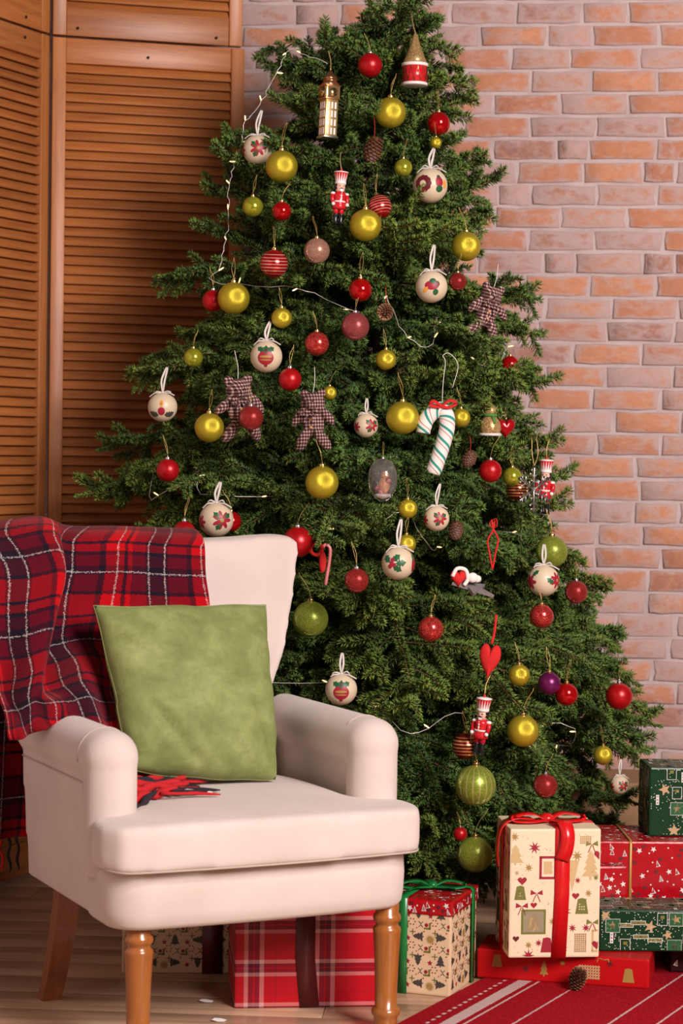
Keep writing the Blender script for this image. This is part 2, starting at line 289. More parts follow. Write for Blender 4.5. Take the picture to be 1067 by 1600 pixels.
def m_glass():
    mt, nt, b = new_mat('clear_glass'); b.inputs['Transmission Weight'].default_value = 0.93; b.inputs['Roughness'].default_value = 0.02; b.inputs['IOR'].default_value = 1.12
    b.inputs['Base Color'].default_value = (0.86, 0.80, 0.82, 1); b.inputs['Specular IOR Level'].default_value = 0.9; b.inputs['Coat Weight'].default_value = 0.6; M_['glass'] = mt
m_glass()
mt, nt, b = new_mat('warm_bulb'); b.inputs['Base Color'].default_value = (0.9, 0.7, 0.4, 1); b.inputs['Emission Color'].default_value = (1, 0.72, 0.38, 1); b.inputs['Emission Strength'].default_value = 1.3; M_['bulb'] = mt
# ------------------------------------------------------------------ mesh helpers
class MB:
    def __init__(s): s.v = []; s.f = []; s.m = []; s.sm = []; s.uv = []
    def add(s, vs, fs, mat=0, smooth=True, X=None, uvs=None):
        o = len(s.v)
        if X is not None: vs = [X @ Vector(p) for p in vs]
        s.v += [tuple(p) for p in vs]
        for k, f in enumerate(fs):
            s.f.append([i + o for i in f]); s.m.append(mat); s.sm.append(smooth); s.uv.append(uvs[k] if uvs else None)
        return s
    def box(s, c, d, mat=0, X=None, bev=0.0):
        cx, cy, cz = c; a, b_, e = d[0] / 2, d[1] / 2, d[2] / 2
        if bev <= 0:
            vs = [(cx + sx * a, cy + sy * b_, cz + sz * e) for sx in (-1, 1) for sy in (-1, 1) for sz in (-1, 1)]
            return s.add(vs, [(0, 1, 3, 2), (4, 6, 7, 5), (0, 4, 5, 1), (2, 3, 7, 6), (0, 2, 6, 4), (1, 5, 7, 3)], mat, False, X)
        bm = bmesh.new(); bmesh.ops.create_cube(bm, size=1.0)
        for v in bm.verts: v.co = Vector((v.co.x * d[0] + cx, v.co.y * d[1] + cy, v.co.z * d[2] + cz))
        bmesh.ops.bevel(bm, geom=bm.edges[:], offset=bev, segments=2, affect='EDGES', profile=0.5)
        bm.verts.index_update(); vs = [v.co.copy() for v in bm.verts]; fs = [[v.index for v in f.verts] for f in bm.faces]; bm.free()
        return s.add(vs, fs, mat, True, X)
    def lathe(s, prof, seg=20, mat=0, X=None, smooth=True):
        vs = []; fs = []
        for r, z in prof:
            for k in range(seg):
                a = 2 * PI * k / seg; vs.append((r * math.cos(a), r * math.sin(a), z))
        for i in range(len(prof) - 1):
            for k in range(seg):
                k2 = (k + 1) % seg; fs.append((i * seg + k, i * seg + k2, (i + 1) * seg + k2, (i + 1) * seg + k))
        if prof[0][0] > 1e-6: fs.append(tuple(range(seg))[::-1])
        if prof[-1][0] > 1e-6: fs.append(tuple((len(prof) - 1) * seg + k for k in range(seg)))
        return s.add(vs, fs, mat, smooth, X)
    def ball(s, c, r, mat=0, seg=20, rings=12, X=None):
        if not hasattr(r, '__len__'): r = (r, r, r)
        prof = [(max(1e-7, math.sin(PI * i / rings)), -math.cos(PI * i / rings)) for i in range(rings + 1)]
        T = Matrix.Translation(c) @ Matrix.Diagonal((*r, 1)); return s.lathe(prof, seg, mat, (X @ T) if X is not None else T)
    def tube(s, path, rad, seg=8, mat=0, X=None, caps=True, uv=False):
        pts = [Vector(p) for p in path]; n = len(pts)
        rads = rad if hasattr(rad, '__len__') else [rad] * n
        vs = []; fs = []; uvs = []; nrm = None; L = [0]
        for i in range(1, n): L.append(L[-1] + (pts[i] - pts[i - 1]).length)
        for i in range(n):
            t = (pts[min(i + 1, n - 1)] - pts[max(i - 1, 0)])
            t = t.normalized() if t.length > 1e-9 else Vector((0, 0, 1))
            if nrm is None:
                nrm = t.orthogonal().normalized()
            nrm = (nrm - t * nrm.dot(t)); nrm = nrm.normalized() if nrm.length > 1e-6 else t.orthogonal().normalized()
            bn = t.cross(nrm)
            for k in range(seg):
                a = 2 * PI * k / seg; vs.append(pts[i] + (nrm * math.cos(a) + bn * math.sin(a)) * rads[i])
        for i in range(n - 1):
            for k in range(seg):
                k2 = (k + 1) % seg; fs.append((i * seg + k, i * seg + k2, (i + 1) * seg + k2, (i + 1) * seg + k))
                uvs.append([(k / seg, L[i]), ((k + 1) / seg, L[i]), ((k + 1) / seg, L[i + 1]), (k / seg, L[i + 1])])
        if caps:
            fs.append(tuple(range(seg))[::-1]); uvs.append([(k / seg, 0) for k in range(seg)]); fs.append(tuple((n - 1) * seg + k for k in range(seg))); uvs.append([(k / seg, L[-1]) for k in range(seg)])
        return s.add(vs, fs, mat, True, X, uvs if uv else None)
    def ribbon(s, path, side, wd, th=0.0012, mat=0, X=None):
        pts = [Vector(p) for p in path]; n = len(pts); vs = []; fs = []
        for i in range(n):
            t = (pts[min(i + 1, n - 1)] - pts[max(i - 1, 0)]).normalized(); sd = Vector(side[i] if hasattr(side[0], '__len__') else side)
            sd = (sd - t * sd.dot(t)).normalized(); nn = t.cross(sd)
            w_ = wd[i] if hasattr(wd, '__len__') else wd
            for q, h in ((-1, -1), (1, -1), (1, 1), (-1, 1)): vs.append(pts[i] + sd * q * w_ / 2 + nn * h * th / 2)
        for i in range(n - 1):
            for k in range(4): fs.append((i * 4 + k, i * 4 + (k + 1) % 4, (i + 1) * 4 + (k + 1) % 4, (i + 1) * 4 + k))
        fs.append((3, 2, 1, 0)); e = (n - 1) * 4; fs.append((e, e + 1, e + 2, e + 3)); return s.add(vs, fs, mat, True, X)
    def extrude(s, out, th, mat=0, X=None, smooth=False):
        n = len(out); vs = [(x, y, -th / 2) for x, y in out] + [(x, y, th / 2) for x, y in out]
        fs = [tuple(range(n))[::-1], tuple(range(n, 2 * n))] + [(i, (i + 1) % n, n + (i + 1) % n, n + i) for i in range(n)]
        return s.add(vs, fs, mat, smooth, X)
    def loft(s, secs, mat=0, X=None, closed=True, cap=True):
        n = len(secs[0]); vs = [p for sec in secs for p in sec]; fs = []
        for i in range(len(secs) - 1):
            for k in range(n if closed else n - 1):
                k2 = (k + 1) % n; fs.append((i * n + k, i * n + k2, (i + 1) * n + k2, (i + 1) * n + k))
        if cap: fs.append(tuple(range(n))[::-1]); fs.append(tuple((len(secs) - 1) * n + k for k in range(n)))
        return s.add(vs, fs, mat, True, X)
    def mesh(s, name, mats):
        me = bpy.data.meshes.new(name); me.from_pydata(s.v, [], s.f)
        for q in (mats if isinstance(mats, (list, tuple)) else [mats]): me.materials.append(M_[q] if isinstance(q, str) else q)
        me.polygons.foreach_set('material_index', s.m); me.polygons.foreach_set('use_smooth', s.sm)
        if any(u is not None for u in s.uv):
            l = me.uv_layers.new(name='UVMap'); flat = []
            for f, u in zip(s.f, s.uv): flat += [c for p in (u or [(0, 0)] * len(f)) for c in p]
            l.data.foreach_set('uv', flat)
        me.update(); return me
    def obj(s, name, mats, parent=None, loc=None, kind=None):
        return link(name, s.mesh(name, mats), parent, loc, kind)
def link(name, me, parent=None, loc=None, kind=None, rot=None, scale=None):
    o = bpy.data.objects.new(name, me); COL.objects.link(o); o.parent = parent
    if loc is not None: o.location = loc
    if rot is not None: o.rotation_euler = rot
    if scale is not None: o.scale = scale if hasattr(scale, '__len__') else (scale,) * 3
    if kind: o['kind'] = kind
    return o
def empty(name, loc=(0, 0, 0), rz=0.0, label=None, cat=None, group=None, parent=None):
    o = bpy.data.objects.new(name, None); COL.objects.link(o); o.location = loc; o.rotation_euler = (0, 0, rz); o.empty_display_size = 0.05; o.parent = parent
    tag(o, label, cat, group); return o
def tag(o, label=None, cat=None, group=None, kind=None):
    if label: o['label'] = label
    if cat: o['category'] = cat
    if group: o['group'] = group
    if kind: o['kind'] = kind
    return o
def remesh(mb, name, mat, voxel, smooth_it=6, parent=None):
    me = mb.mesh(name, mat); o = bpy.data.objects.new(name, me); COL.objects.link(o)
    md = o.modifiers.new('r', 'REMESH'); md.mode = 'VOXEL'; md.voxel_size = voxel; md.use_smooth_shade = True
    if smooth_it: sm = o.modifiers.new('s', 'SMOOTH'); sm.factor = 0.5; sm.iterations = smooth_it
    dg = bpy.context.evaluated_depsgraph_get(); me2 = bpy.data.meshes.new_from_object(o.evaluated_get(dg)); me2.name = name
    bpy.data.objects.remove(o); bpy.data.meshes.remove(me)
    me2.materials.clear(); me2.materials.append(M_[mat]); me2.polygons.foreach_set('use_smooth', [True] * len(me2.polygons))
    return link(name, me2, parent) if parent is not False else me2
def RX(a): return Matrix.Rotation(a, 4, 'X')
def RY(a): return Matrix.Rotation(a, 4, 'Y')
def RZ(a): return Matrix.Rotation(a, 4, 'Z')
def TR(*p): return Matrix.Translation(p if len(p) == 3 else p[0])
def catmull(pts, n):
    p = [np.array(q, float) for q in pts]; p = [2 * p[0] - p[1]] + p + [2 * p[-1] - p[-2]]; out = []
    for i in range(1, len(p) - 2):
        for k in range(n):
            t = k / n; a, b_, c, d = p[i - 1], p[i], p[i + 1], p[i + 2]
            out.append(0.5 * ((2 * b_) + (-a + c) * t + (2 * a - 5 * b_ + 4 * c - d) * t * t + (-a + 3 * b_ - 3 * c + d) * t ** 3))
    out.append(p[-2]); return out
# ================================================================== STRUCTURE
# ---- brick wall (turned about 5.5 degrees, right end nearer)
WA = -math.radians(5.5); W0 = Vector((0.25, 6.72, 0.0)); WX = RZ(WA); WX.translation = W0
wall = MB().box((0.35, 0.06, 1.45), (3.7, 0.12, 2.9)).obj('wall_back', 'mortar', kind='structure'); wall.matrix_world = WX
tag(wall, 'whitewashed old brick wall behind the tree and gifts', kind='structure')
bvar = []
for k in range(10):
    r = random.Random(k); mb = MB(); vs = []
    pts = [(-.5, -.5), (-.17, -.5), (.17, -.5), (.5, -.5), (.5, 0), (.5, .5), (.17, .5), (-.17, .5), (-.5, .5), (-.5, 0)]
    j = lambda s: r.uniform(-s, s)
    A = [(x * .196 + j(.004), 0.0, y * .0605 + j(.0026)) for x, y in pts]
    Bq = [(x * .991 + j(.0006), -.0045 + j(.001), z * .975) for x, _, z in A]; Cq = [(x * .955 + j(.002), -.0070 + j(.0015), z * .87 + j(.001)) for x, _, z in A]
    n = len(A); vs = A + Bq + Cq + [(0, -.0070, 0)]
    fs = [(i, (i + 1) % n, n + (i + 1) % n, n + i) for i in range(n)] + [(n + i, n + (i + 1) % n, 2 * n + (i + 1) % n, 2 * n + i) for i in range(n)] + [(2 * n + i, 2 * n + (i + 1) % n, 3 * n) for i in range(n)]
    mb.add(vs, fs, 0, True); bvar.append(mb.mesh('brick', 'brick'))
cand = []; CH = 0.0705; z = 1.674 - 23 * CH; row = 0
while z < 2.85:
    x = -1.45 + (0.1 if row % 2 else 0.0) + random.uniform(-.03, .03)
    while x < 2.1:
        L = random.choice([.206, .206, .206, .200, .212, .206, .14, .10]) if random.random() < .9 else .185
        cand.append((x + L / 2, z, L)); x += L
    z += CH; row += 1
def seen(c):
    wx = W0.x + c[0] * math.cos(WA); return -0.40 < wx < 1.12 and c[1] < 2.74
near = [c for c in cand if seen(c) and c[1] > 0.12][-300:]; ns = set(near); far = MB()
for c in cand:
    me = random.choice(bvar); sx = (c[2] - .011) / .196
    if c in ns:
        o = link('brick', me, wall, (c[0], 0, c[1]), scale=(sx, random.uniform(.7, 1.25), random.uniform(.97, 1.04)), rot=(0, random.uniform(-.008, .008), 0))
    else:
        far.add([(v.co.x * sx + c[0], v.co.y, v.co.z + c[1]) for v in me.vertices], [tuple(p.vertices) for p in me.polygons])
far.obj('brick_field', 'brick', wall, kind='stuff')
bb = MB().box((0.35, -.011, 0.04), (3.7, .022, .08), bev=.003).obj('baseboard_back', 'plaster', kind='structure'); bb.matrix_world = WX
lw = MB().box((-1.62, 4.6, 1.45), (0.1, 5.2, 2.9)).obj('wall_left', 'plaster', kind='structure')
# ---- floor of laid planks
FA = -math.radians(4.0); FX = RZ(FA); FX.translation = (0, 5.2, 0)
fl = MB().box((0.2, -.3, -.03), (5.0, 6.6, .036)).obj('floor', 'dark_hole', kind='structure'); fl.matrix_world = FX
pm = []
for L in (1.2, 0.8): pm.append(MB().box((0, 0, -.006), (L - .0015, .1465, .012), bev=.0012).mesh('plank', 'floor_wood'))
for i in range(-22, 12):
    x = -1.9 - random.uniform(0, .8)
    while x < 2.4:
        k = 0 if random.random() < .75 else 1; L = (1.2, .8)[k]; link('plank', pm[k], fl, (x + L / 2, i * .148, 0)); x += L
# ---- rug
ra = math.radians(27.5); RUG = RZ(-ra); RUG.translation = Vector((*ground(626, 1600)[:2], 0))
rug = MB().box((0.62, 0.475, 0.003), (1.24, 1.05, 0.006), bev=.002).obj('woven_rug', 'rug'); rug.matrix_world = RUG
tag(rug, 'red woven rug with thin white stripes under the gifts', 'rug')
# ---- louvred shutters: local x along the leaf, y depth, z up
def shutter(label, hinge, other, z0, z1, rail0, rail1, slat_from, slat_to, sl=0.042, sr=0.042, pegs=()):
    hx = Vector((hinge[0], hinge[1], 0)); d = Vector((other[0] - hinge[0], other[1] - hinge[1], 0)); wd = d.length; ang = math.atan2(d.y, d.x)
    root = empty('louvred_shutter', hx, ang, label, 'shutter', 'wooden louvred shutters')
    T = .03
    MB().box((sl / 2, 0, (z0 + z1) / 2), (sl - .001, T, z1 - z0), bev=.002).obj('stile', 'screen_wood_v', root)
    MB().box((wd - sr / 2, 0, (z0 + z1) / 2), (sr - .001, T, z1 - z0), bev=.002).obj('stile', 'screen_wood_v', root)
    iw = wd - sl - sr; cx = sl + iw / 2
    if rail0: MB().box((cx, 0, z0 + rail0 / 2), (iw, T - .006, rail0), bev=.002).obj('rail', 'screen_wood', root)
    if rail1: MB().box((cx, 0, z1 - rail1 / 2), (iw, T - .006, rail1), bev=.002).obj('rail', 'screen_wood', root)
    sm = MB().box((0, 0, 0), (iw, .0065, .037), bev=.0015).mesh('slat', 'screen_wood'); z = slat_to - .012
    while z > slat_from + .005:
        link('slat', sm, root, (cx, 0.0, z), rot=(-math.radians(33 + random.uniform(-2.5, 2.5)), 0, 0)); z -= .0288
    pgm = MB().lathe([(.0045, 0), (.0045, .003)], 10).mesh('peg_hole', 'dark_hole')
    for px, pz in pegs: link('peg_hole', pgm, root, (px, -T / 2 + .002, pz), rot=(PI / 2, 0, 0))
    return root
HR = (-0.889, 6.445); RR = (-0.320, 6.60); HL = (-0.905, 6.425); LL = (-1.16, 5.88)
shutter('wide louvred wooden shutter directly left of the tree', HR, RR, 0.01, 2.520, .10, .075, .11, 2.445, pegs=((.29, 2.475),))
shutter('upper louvred shutter cut by the top edge above the wide shutter', HR, (RR[0] - .008, RR[1]), 2.527, 2.98, .085, .06, 2.61, 2.92, pegs=((.075, 2.55), (.50, 2.548)))
shutter('narrow angled louvred shutter at the left edge of the picture', LL, HL, 0.01, 2.520, .10, .075, .11, 2.445, pegs=((.47, 2.492),))
shutter('upper angled shutter cut off in the top left corner', LL, HL, 2.527, 2.98, .085, .06, 2.61, 2.92, pegs=((.475, 2.552),))
# ================================================================== ARMCHAIR
TH = math.radians(25.5); CU = np.array([math.cos(TH), math.sin(TH)]); CV = np.array([-math.sin(TH), math.cos(TH)])
CM = ground(602, 1612)[:2] - 0.29 * CU
chair = empty('armchair', (CM[0], CM[1], 0), TH, 'cream upholstered armchair with rolled arms and turned wooden front legs', 'armchair')
def onB(x, y, b):
    d = ray(x, y); t = (b - ((CAM[:2] - CM) @ CV)) / (d[:2] @ CV); q = CAM + d * t; w_ = q[:2] - CM; return np.array([w_ @ CU, b, q[2]])
def arc(cx, cy, r, a0, a1, n): return [(cx + r * math.cos(a0 + (a1 - a0) * i / n), cy + r * math.sin(a0 + (a1 - a0) * i / n)) for i in range(n + 1)]
SH = -0.018
def frame_outline(ins):
    a1 = .352 - ins; b0 = -.055 + ins; b1 = .60 - ins; r = max(.02, .085 - ins)
    return arc(SH - a1 + r, b0 + r, r, PI, 1.5 * PI, 6) + [(SH - .15, b0 - .006), (SH, b0 - .009), (SH + .15, b0 - .006)] + arc(SH + a1 - r, b0 + r, r, 1.5 * PI, 2 * PI, 6) + [(SH + a1, .12), (SH + a1 - .034, .16)] + arc(SH + a1 - .064, b1 - .03, .03, 0, .5 * PI, 3) + arc(SH - a1 + .064, b1 - .03, .03, .5 * PI, PI, 3) + [(SH - a1 + .034, .16), (SH - a1, .12)]
mb = MB(); mb.loft([[(x, y, z) for x, y in frame_outline(i)] for z, i in ((.280, .05), (.286, .014), (.296, .004), (.32, 0), (.36, -.002), (.395, 0), (.408, .008), (.412, .05))])
mb.obj('seat_frame', 'linen', chair)
MB().box((SH, .28, .283), (.58, .52, .02)).obj('underside_cover', 'dark_hole', chair)
# seat cushion, T-shaped
pts = [(-.372, .045), (-.376, -.02), (-.345, -.078), (-.27, -.092), (-.13, -.100), (0, -.103), (.13, -.100), (.27, -.092), (.345, -.078), (.376, -.02), (.372, .045), (.345, .075), (.262, .08), (.255, .3), (.25, .52), (-.25, .52), (-.255, .3), (-.262, .08), (-.345, .075)]
mb = MB(); mb.extrude([(x + SH, y) for x, y in pts], .096, X=TR(0, 0, .461))
cu = remesh(mb, 'seat_cushion', 'linen', .009, 20, chair)
for v in cu.data.vertices:
    a, b_, z = v.co.x - SH, v.co.y, v.co.z
    if z > .47: v.co.z += .022 * max(0, 1 - (a / .40) ** 2) * max(0, 1 - ((b_ - .2) / .36) ** 2) * (z - .47) / .04
# piping around the cushion top and bottom
def cushion_pipe(z, ins):
    q = catmull([(x * (1 - ins) + SH, y * (1 - ins * .6), z) for x, y in pts[1:10]], 5); MB().tube(q, .0022, 6).obj('piping', 'linen_seam', chair)
cushion_pipe(.4165, .022)
q = catmull([(x * .975 + SH, y * .93 + .004, .5035 + .004 * (1 - (x / .38) ** 2)) for x, y in pts[1:10]], 5); MB().tube(q, .0016, 6).obj('piping', 'linen', chair)
def arm(sg):
    ca = sg * .312 + SH; mb = MB()
    oa, ia = sg * .3525 + SH, sg * .2775 + SH; ob = sg * .334 + SH
    mb.loft([[(ia, .10, z_), (o_, .10, z_), (o_, .60, z_), (ia, .60, z_)] for z_, o_ in ((.285, ob), (.40, (oa + ob) / 2), (.55, oa), (.66, oa))])
    mb.lathe([(.0605, 0), (.0605, .50)], 24, X=TR(ca, .095, .632) @ RX(-PI / 2))
    mb.lathe([(.058, .38), (.058, .632)], 24, X=TR(ca, .095, 0)); mb.ball((ca, .095, .632), .0605, seg=24, rings=16)
    o = remesh(mb, 'armrest', 'linen', .0075, 4, chair)
    q = [(ca + sg * .0420, b_, .572) for b_ in np.linspace(.10, .59, 8)]; MB().tube(q, .002, 6).obj('piping', 'linen_seam', chair)
    q = [(ca + sg * (.0405 - .018 * (.57 - z) / .27) + sg * .001, .151, z) for z in np.linspace(.30, .57, 6)]; MB().tube(q, .0018, 6).obj('piping', 'linen_seam', chair)
    q = [(ca + .0605 * math.cos(t), .135 - .0 * t, .632 + .0605 * math.sin(t)) for t in np.linspace(-.2 if sg > 0 else PI + .2, PI * .75 if sg > 0 else PI * .25, 14)]; MB().tube(q, .0017, 6).obj('piping', 'linen_seam', chair)
arm(-1); arm(1)
ZW = [(.40, .235), (.66, .240), (.72, .255), (.80, .285), (.90, .310), (1.0, .330), (1.06, .342), (1.12, .348)]
def back_w(z): return float(np.interp(z, [q[0] for q in ZW], [q[1] for q in ZW]))
def back_b(s, z): return .495 + (z - .45) * .20 - (.055 * abs(s) ** 2.6) * min(1, max(0, (z - .55) / .25))
def back_top(s): return 1.070 + .022 * s * s - .02 * max(0, abs(s) - .9) * 10
NS, NT = 25, 22; vf = []; vb = []
for j in range(NT):
    for i in range(NS):
        s = -1 + 2 * i / (NS - 1); z = .40 + (back_top(s) - .40) * j / (NT - 1); a = SH + s * back_w(z); b_ = back_b(s, z); vf.append((a, b_, z)); vb.append((a, b_ + .115 - .03 * abs(s) ** 2, z))
g = lambda o, i, j: o + j * NS + i; N0 = NS * NT; fs = []
for j in range(NT - 1):
    for i in range(NS - 1):
        fs.append((g(0, i, j), g(0, i + 1, j), g(0, i + 1, j + 1), g(0, i, j + 1))); fs.append((g(N0, i, j), g(N0, i, j + 1), g(N0, i + 1, j + 1), g(N0, i + 1, j)))
    fs.append((g(0, 0, j), g(0, 0, j + 1), g(N0, 0, j + 1), g(N0, 0, j))); fs.append((g(0, NS - 1, j), g(N0, NS - 1, j), g(N0, NS - 1, j + 1), g(0, NS - 1, j + 1)))
for i in range(NS - 1):
    fs.append((g(0, i, 0), g(N0, i, 0), g(N0, i + 1, 0), g(0, i + 1, 0))); fs.append((g(0, i, NT - 1), g(0, i + 1, NT - 1), g(N0, i + 1, NT - 1), g(N0, i, NT - 1)))
remesh(MB().add(vf + vb, fs), 'backrest', 'linen', .010, 22, chair)
lp = [(.021, 0), (.025, .004), (.026, .028), (.027, .036), (.0315, .041), (.0325, .047), (.0305, .054), (.0245, .058), (.0250, .10), (.0275, .17), (.0305, .224), (.0315, .231), (.0300, .236), (.0255, .240), (.0250, .246), (.0300, .251), (.0315, .257), (.0300, .264), (.0260, .268), (.0270, .30)]
lm = MB().lathe(lp, 28).mesh('leg', 'leg_wood')
link('leg', lm, chair, (.29, 0, 0)); link('leg', lm, chair, (-.294, .005, 0))
for sg in (-1, 1):
    secs = []
    for t in np.linspace(0, 1, 9):
        z = .30 * (1 - t); ca = sg * (.292 + .020 * t) + (.0 if sg < 0 else -.02); cb = .478 + .075 * t ** 1.8 + .004; hw = .027 - .004 * t; hd = .021 - .002 * t
        secs.append([(ca - hw, cb - hd, z), (ca + hw, cb - hd, z), (ca + hw, cb + hd, z), (ca - hw, cb + hd, z)])
    mb = MB().loft(secs); mb.sm = [False] * len(mb.sm); mb.obj('leg', 'rear_leg_wood', chair)
# ================================================================== GREEN CUSHION
cor = [onB(146, 947, .405), onB(415, 944, .425), onB(434, 1220, .27), onB(206, 1207, .25)]   # TL TR BR BL
pil = empty('throw_pillow', (CM[0], CM[1], 0), TH, 'sage green velvet throw pillow leaning on the armchair back', 'pillow')
n = 44; vs = []
nv = np.cross(cor[1] - cor[0], cor[3] - cor[0]); nv = nv / np.linalg.norm(nv)
if nv[1] > 0: nv = -nv
for side in (1, -1):
    for j in range(n):
        for i in range(n):
            s = -1 + 2 * i / (n - 1); t = -1 + 2 * j / (n - 1)
            s2 = s * (1 - .020 * (1 - t * t) * (t < .2) - .035 * abs(t) ** 6 * (t > 0)) + .006 * math.sin(7 * t + 1) * abs(s) ** 3; t2 = t * (1 - .012 * (1 - s * s) * (t < 0) + .02 * (1 - s * s) * (t > 0) - .02 * abs(s) ** 6 * (t > 0)) + .007 * math.sin(8 * s) * abs(t) ** 3; u_, v_ = (s2 + 1) / 2, (t2 + 1) / 2
            p = (cor[0] * (1 - u_) + cor[1] * u_) * (1 - v_) + (cor[3] * (1 - u_) + cor[2] * u_) * v_
            h = .092 * ((1 - s * s) ** .46) * ((1 - t * t) ** .46)
            wr = .0035 * math.sin(9 * s + 5 * t + 2 * math.sin(4 * t)) * (1 - abs(s)) ** .5 + .004 * math.sin(14 * t - 6 * s) * abs(s) ** 2
            rad = .0032 * math.sin(26 * math.atan2(t, s) + 3 * s) * (s * s + t * t) / 2 * min(1, 6 * (1 - max(abs(s), abs(t))))
            cr = 0.0
            for (x0, y0, x1, y1, dp) in ((-.75, .20, -.35, .75, .012), (-.35, .75, -.05, .98, .010), (.62, .25, .92, .80, .009), (-.95, -.6, -.55, -.2, .008), (.55, -.55, .95, -.75, .006), (-.2, -.95, .1, -.65, .006), (.2, .55, .6, .95, .007), (-.85, .9, -.55, .55, .009)):
                ux, uy = x1 - x0, y1 - y0; tt = max(0, min(1, ((s - x0) * ux + (t - y0) * uy) / (ux * ux + uy * uy))); dd = math.hypot(s - x0 - tt * ux, t - y0 - tt * uy); cr += dp * math.exp(-(dd / .055) ** 2) * math.sin(PI * (.12 + .76 * tt)) - .4 * dp * math.exp(-((dd - .13) / .08) ** 2) * math.sin(PI * tt)
            wr -= cr * min(1, 8 * (1 - max(abs(s), abs(t))))
            vs.append(p + nv * side * (h + ((wr + rad) if h > 1e-6 else 0) * (1 if side > 0 else .3)))
fs = []
for q in (0, 1):
    for j in range(n - 1):
        for i in range(n - 1):
            f = [q * n * n + j * n + i, q * n * n + j * n + i + 1, q * n * n + (j + 1) * n + i + 1, q * n * n + (j + 1) * n + i]; fs.append(f if q else f[::-1])
me = MB().add(vs, fs).mesh('cover', 'velvet'); bm = bmesh.new(); bm.from_mesh(me); bmesh.ops.remove_doubles(bm, verts=bm.verts[:], dist=.0004); bmesh.ops.recalc_face_normals(bm, faces=bm.faces[:]); bm.to_mesh(me); bm.free()
link('cover', me, pil)
edge = [vs[i] for i in range(n)] + [vs[j * n + n - 1] for j in range(1, n)] + [vs[(n - 1) * n + i] for i in range(n - 2, -1, -1)] + [vs[j * n] for j in range(n - 2, 0, -1)]
MB().tube(edge + [edge[0]], .0010, 6).obj('seam', 'velvet', pil)
# ================================================================== TARTAN BLANKET
bl = empty('plaid_blanket', (CM[0], CM[1], 0), TH, 'red and black tartan wool blanket draped over the armchair back and arm', 'blanket')
rows = []
rows.append([(a, .835, .33) for a in (-.47, -.40, -.33, -.25, -.17, -.08, .03)])
rows.append([(a, .83, .62) for a in (-.46, -.39, -.32, -.24, -.15, -.05, .06)])
rows.append([(a, .800, .95) for a in (-.455, -.385, -.31, -.22, -.13, -.02, .09)])
rows.append([(a, .765, z) for a, z in ((-.45, 1.075), (-.38, 1.085), (-.30, 1.105), (-.205, 1.083), (-.11, 1.085), (0, 1.082), (.105, 1.082))])
def R_(l): return [tuple(onB(x_, y_, b_ - (.035 if y_ < 1000 else .02))) for x_, y_, b_ in l]
rows.append(R_([(-75, 835, .645), (-15, 822, .640), (75, 820, .60), (100, 832, .655), (180, 835, .640), (250, 838, .640), (318, 842, .640)]))
rows.append(R_([(-70, 890, .53), (30, 888, .535), (98, 888, .52), (96, 890, .605), (180, 893, .598), (250, 896, .600), (322, 898, .602)]))
rows.append(R_([(-55, 950, .49), (30, 955, .49), (86, 955, .475), (78, 955, .575), (165, 955, .575), (248, 955, .580), (326, 955, .585)]))
rows.append(R_([(-35, 1015, .47), (30, 1020, .46), (74, 1018, .44), (68, 1015, .53), (135, 1010, .50), (215, 1020, .53), (310, 1020, .555)]))
rows.append(R_([(-8, 1080, .46), (18, 1085, .455), (60, 1083, .415), (68, 1076, .46), (130, 1065, .42), (178, 1080, .45), (235, 1090, .50)]))
rows.append(R_([(8, 1118, .44), (30, 1118, .43), (58, 1108, .41), (92, 1098, .40), (135, 1095, .385), (170, 1115, .38), (203, 1140, .40)]))
rows.append(R_([(14, 1148, .40), (34, 1143, .40), (62, 1133, .385), (97, 1122, .37), (148, 1126, .345), (180, 1160, .325), (204, 1190, .32)]))
rows.append(R_([(18, 1158, .40), (37, 1152, .40), (66, 1141, .38), (102, 1130, .36), (158, 1150, .325), (188, 1192, .29), (208, 1216, .265)]))
NR, NC = 9, 9
g1 = [catmull(r, NC) for r in rows]; ncol = len(g1[0]); cols = [catmull([g1[r][c] for r in range(len(rows))], NR) for c in range(ncol)]; nrow = len(cols[0])
G = np.array([[cols[c][r] for c in range(ncol)] for r in range(nrow)])
for r in range(nrow):
    for c in range(ncol):
        k = r / NR; q = c / NC
        if k > 4: G[r, c, 1] += (.007 * math.sin(2.1 * q * 2 + .7 * k) + .005 * math.sin(5.2 * q - 1.1 * k)) * min(1, (k - 4) / 2)
        else: G[r, c, 1] += .012 * math.sin(3.3 * q + .5 * k) * max(0, 1 - k / 3)
dl = np.zeros((nrow, ncol, 2))
for r in range(nrow):
    for c in range(ncol):
        dl[r, c, 0] = (dl[r, c - 1, 0] + min(.012, max(.0085, np.linalg.norm(G[r, c] - G[r, c - 1]))) if c else 0); dl[r, c, 1] = (dl[r - 1, c, 1] + np.linalg.norm(G[r, c] - G[r - 1, c]) if r else 0)
mid = dl[:, :, 1].mean(axis=1); mb = MB(); fs = []; uv = []
for r in range(nrow - 1):
    for c in range(ncol - 1):
        fs.append((r * ncol + c, r * ncol + c + 1, (r + 1) * ncol + c + 1, (r + 1) * ncol + c))
        uv.append([(dl[a, b_, 0] , .5 * dl[a, b_, 1] + .5 * mid[a]) for a, b_ in ((r, c), (r, c + 1), (r + 1, c + 1), (r + 1, c))])
o = mb.add([tuple(p) for p in G.reshape(-1, 3)], fs, uvs=uv).obj('wool_sheet', 'tartan', bl)
md = o.modifiers.new('thick', 'SOLIDIFY'); md.thickness = .009; md.offset = 0; sb = o.modifiers.new('sub', 'SUBSURF'); sb.levels = 1; sb.render_levels = 1
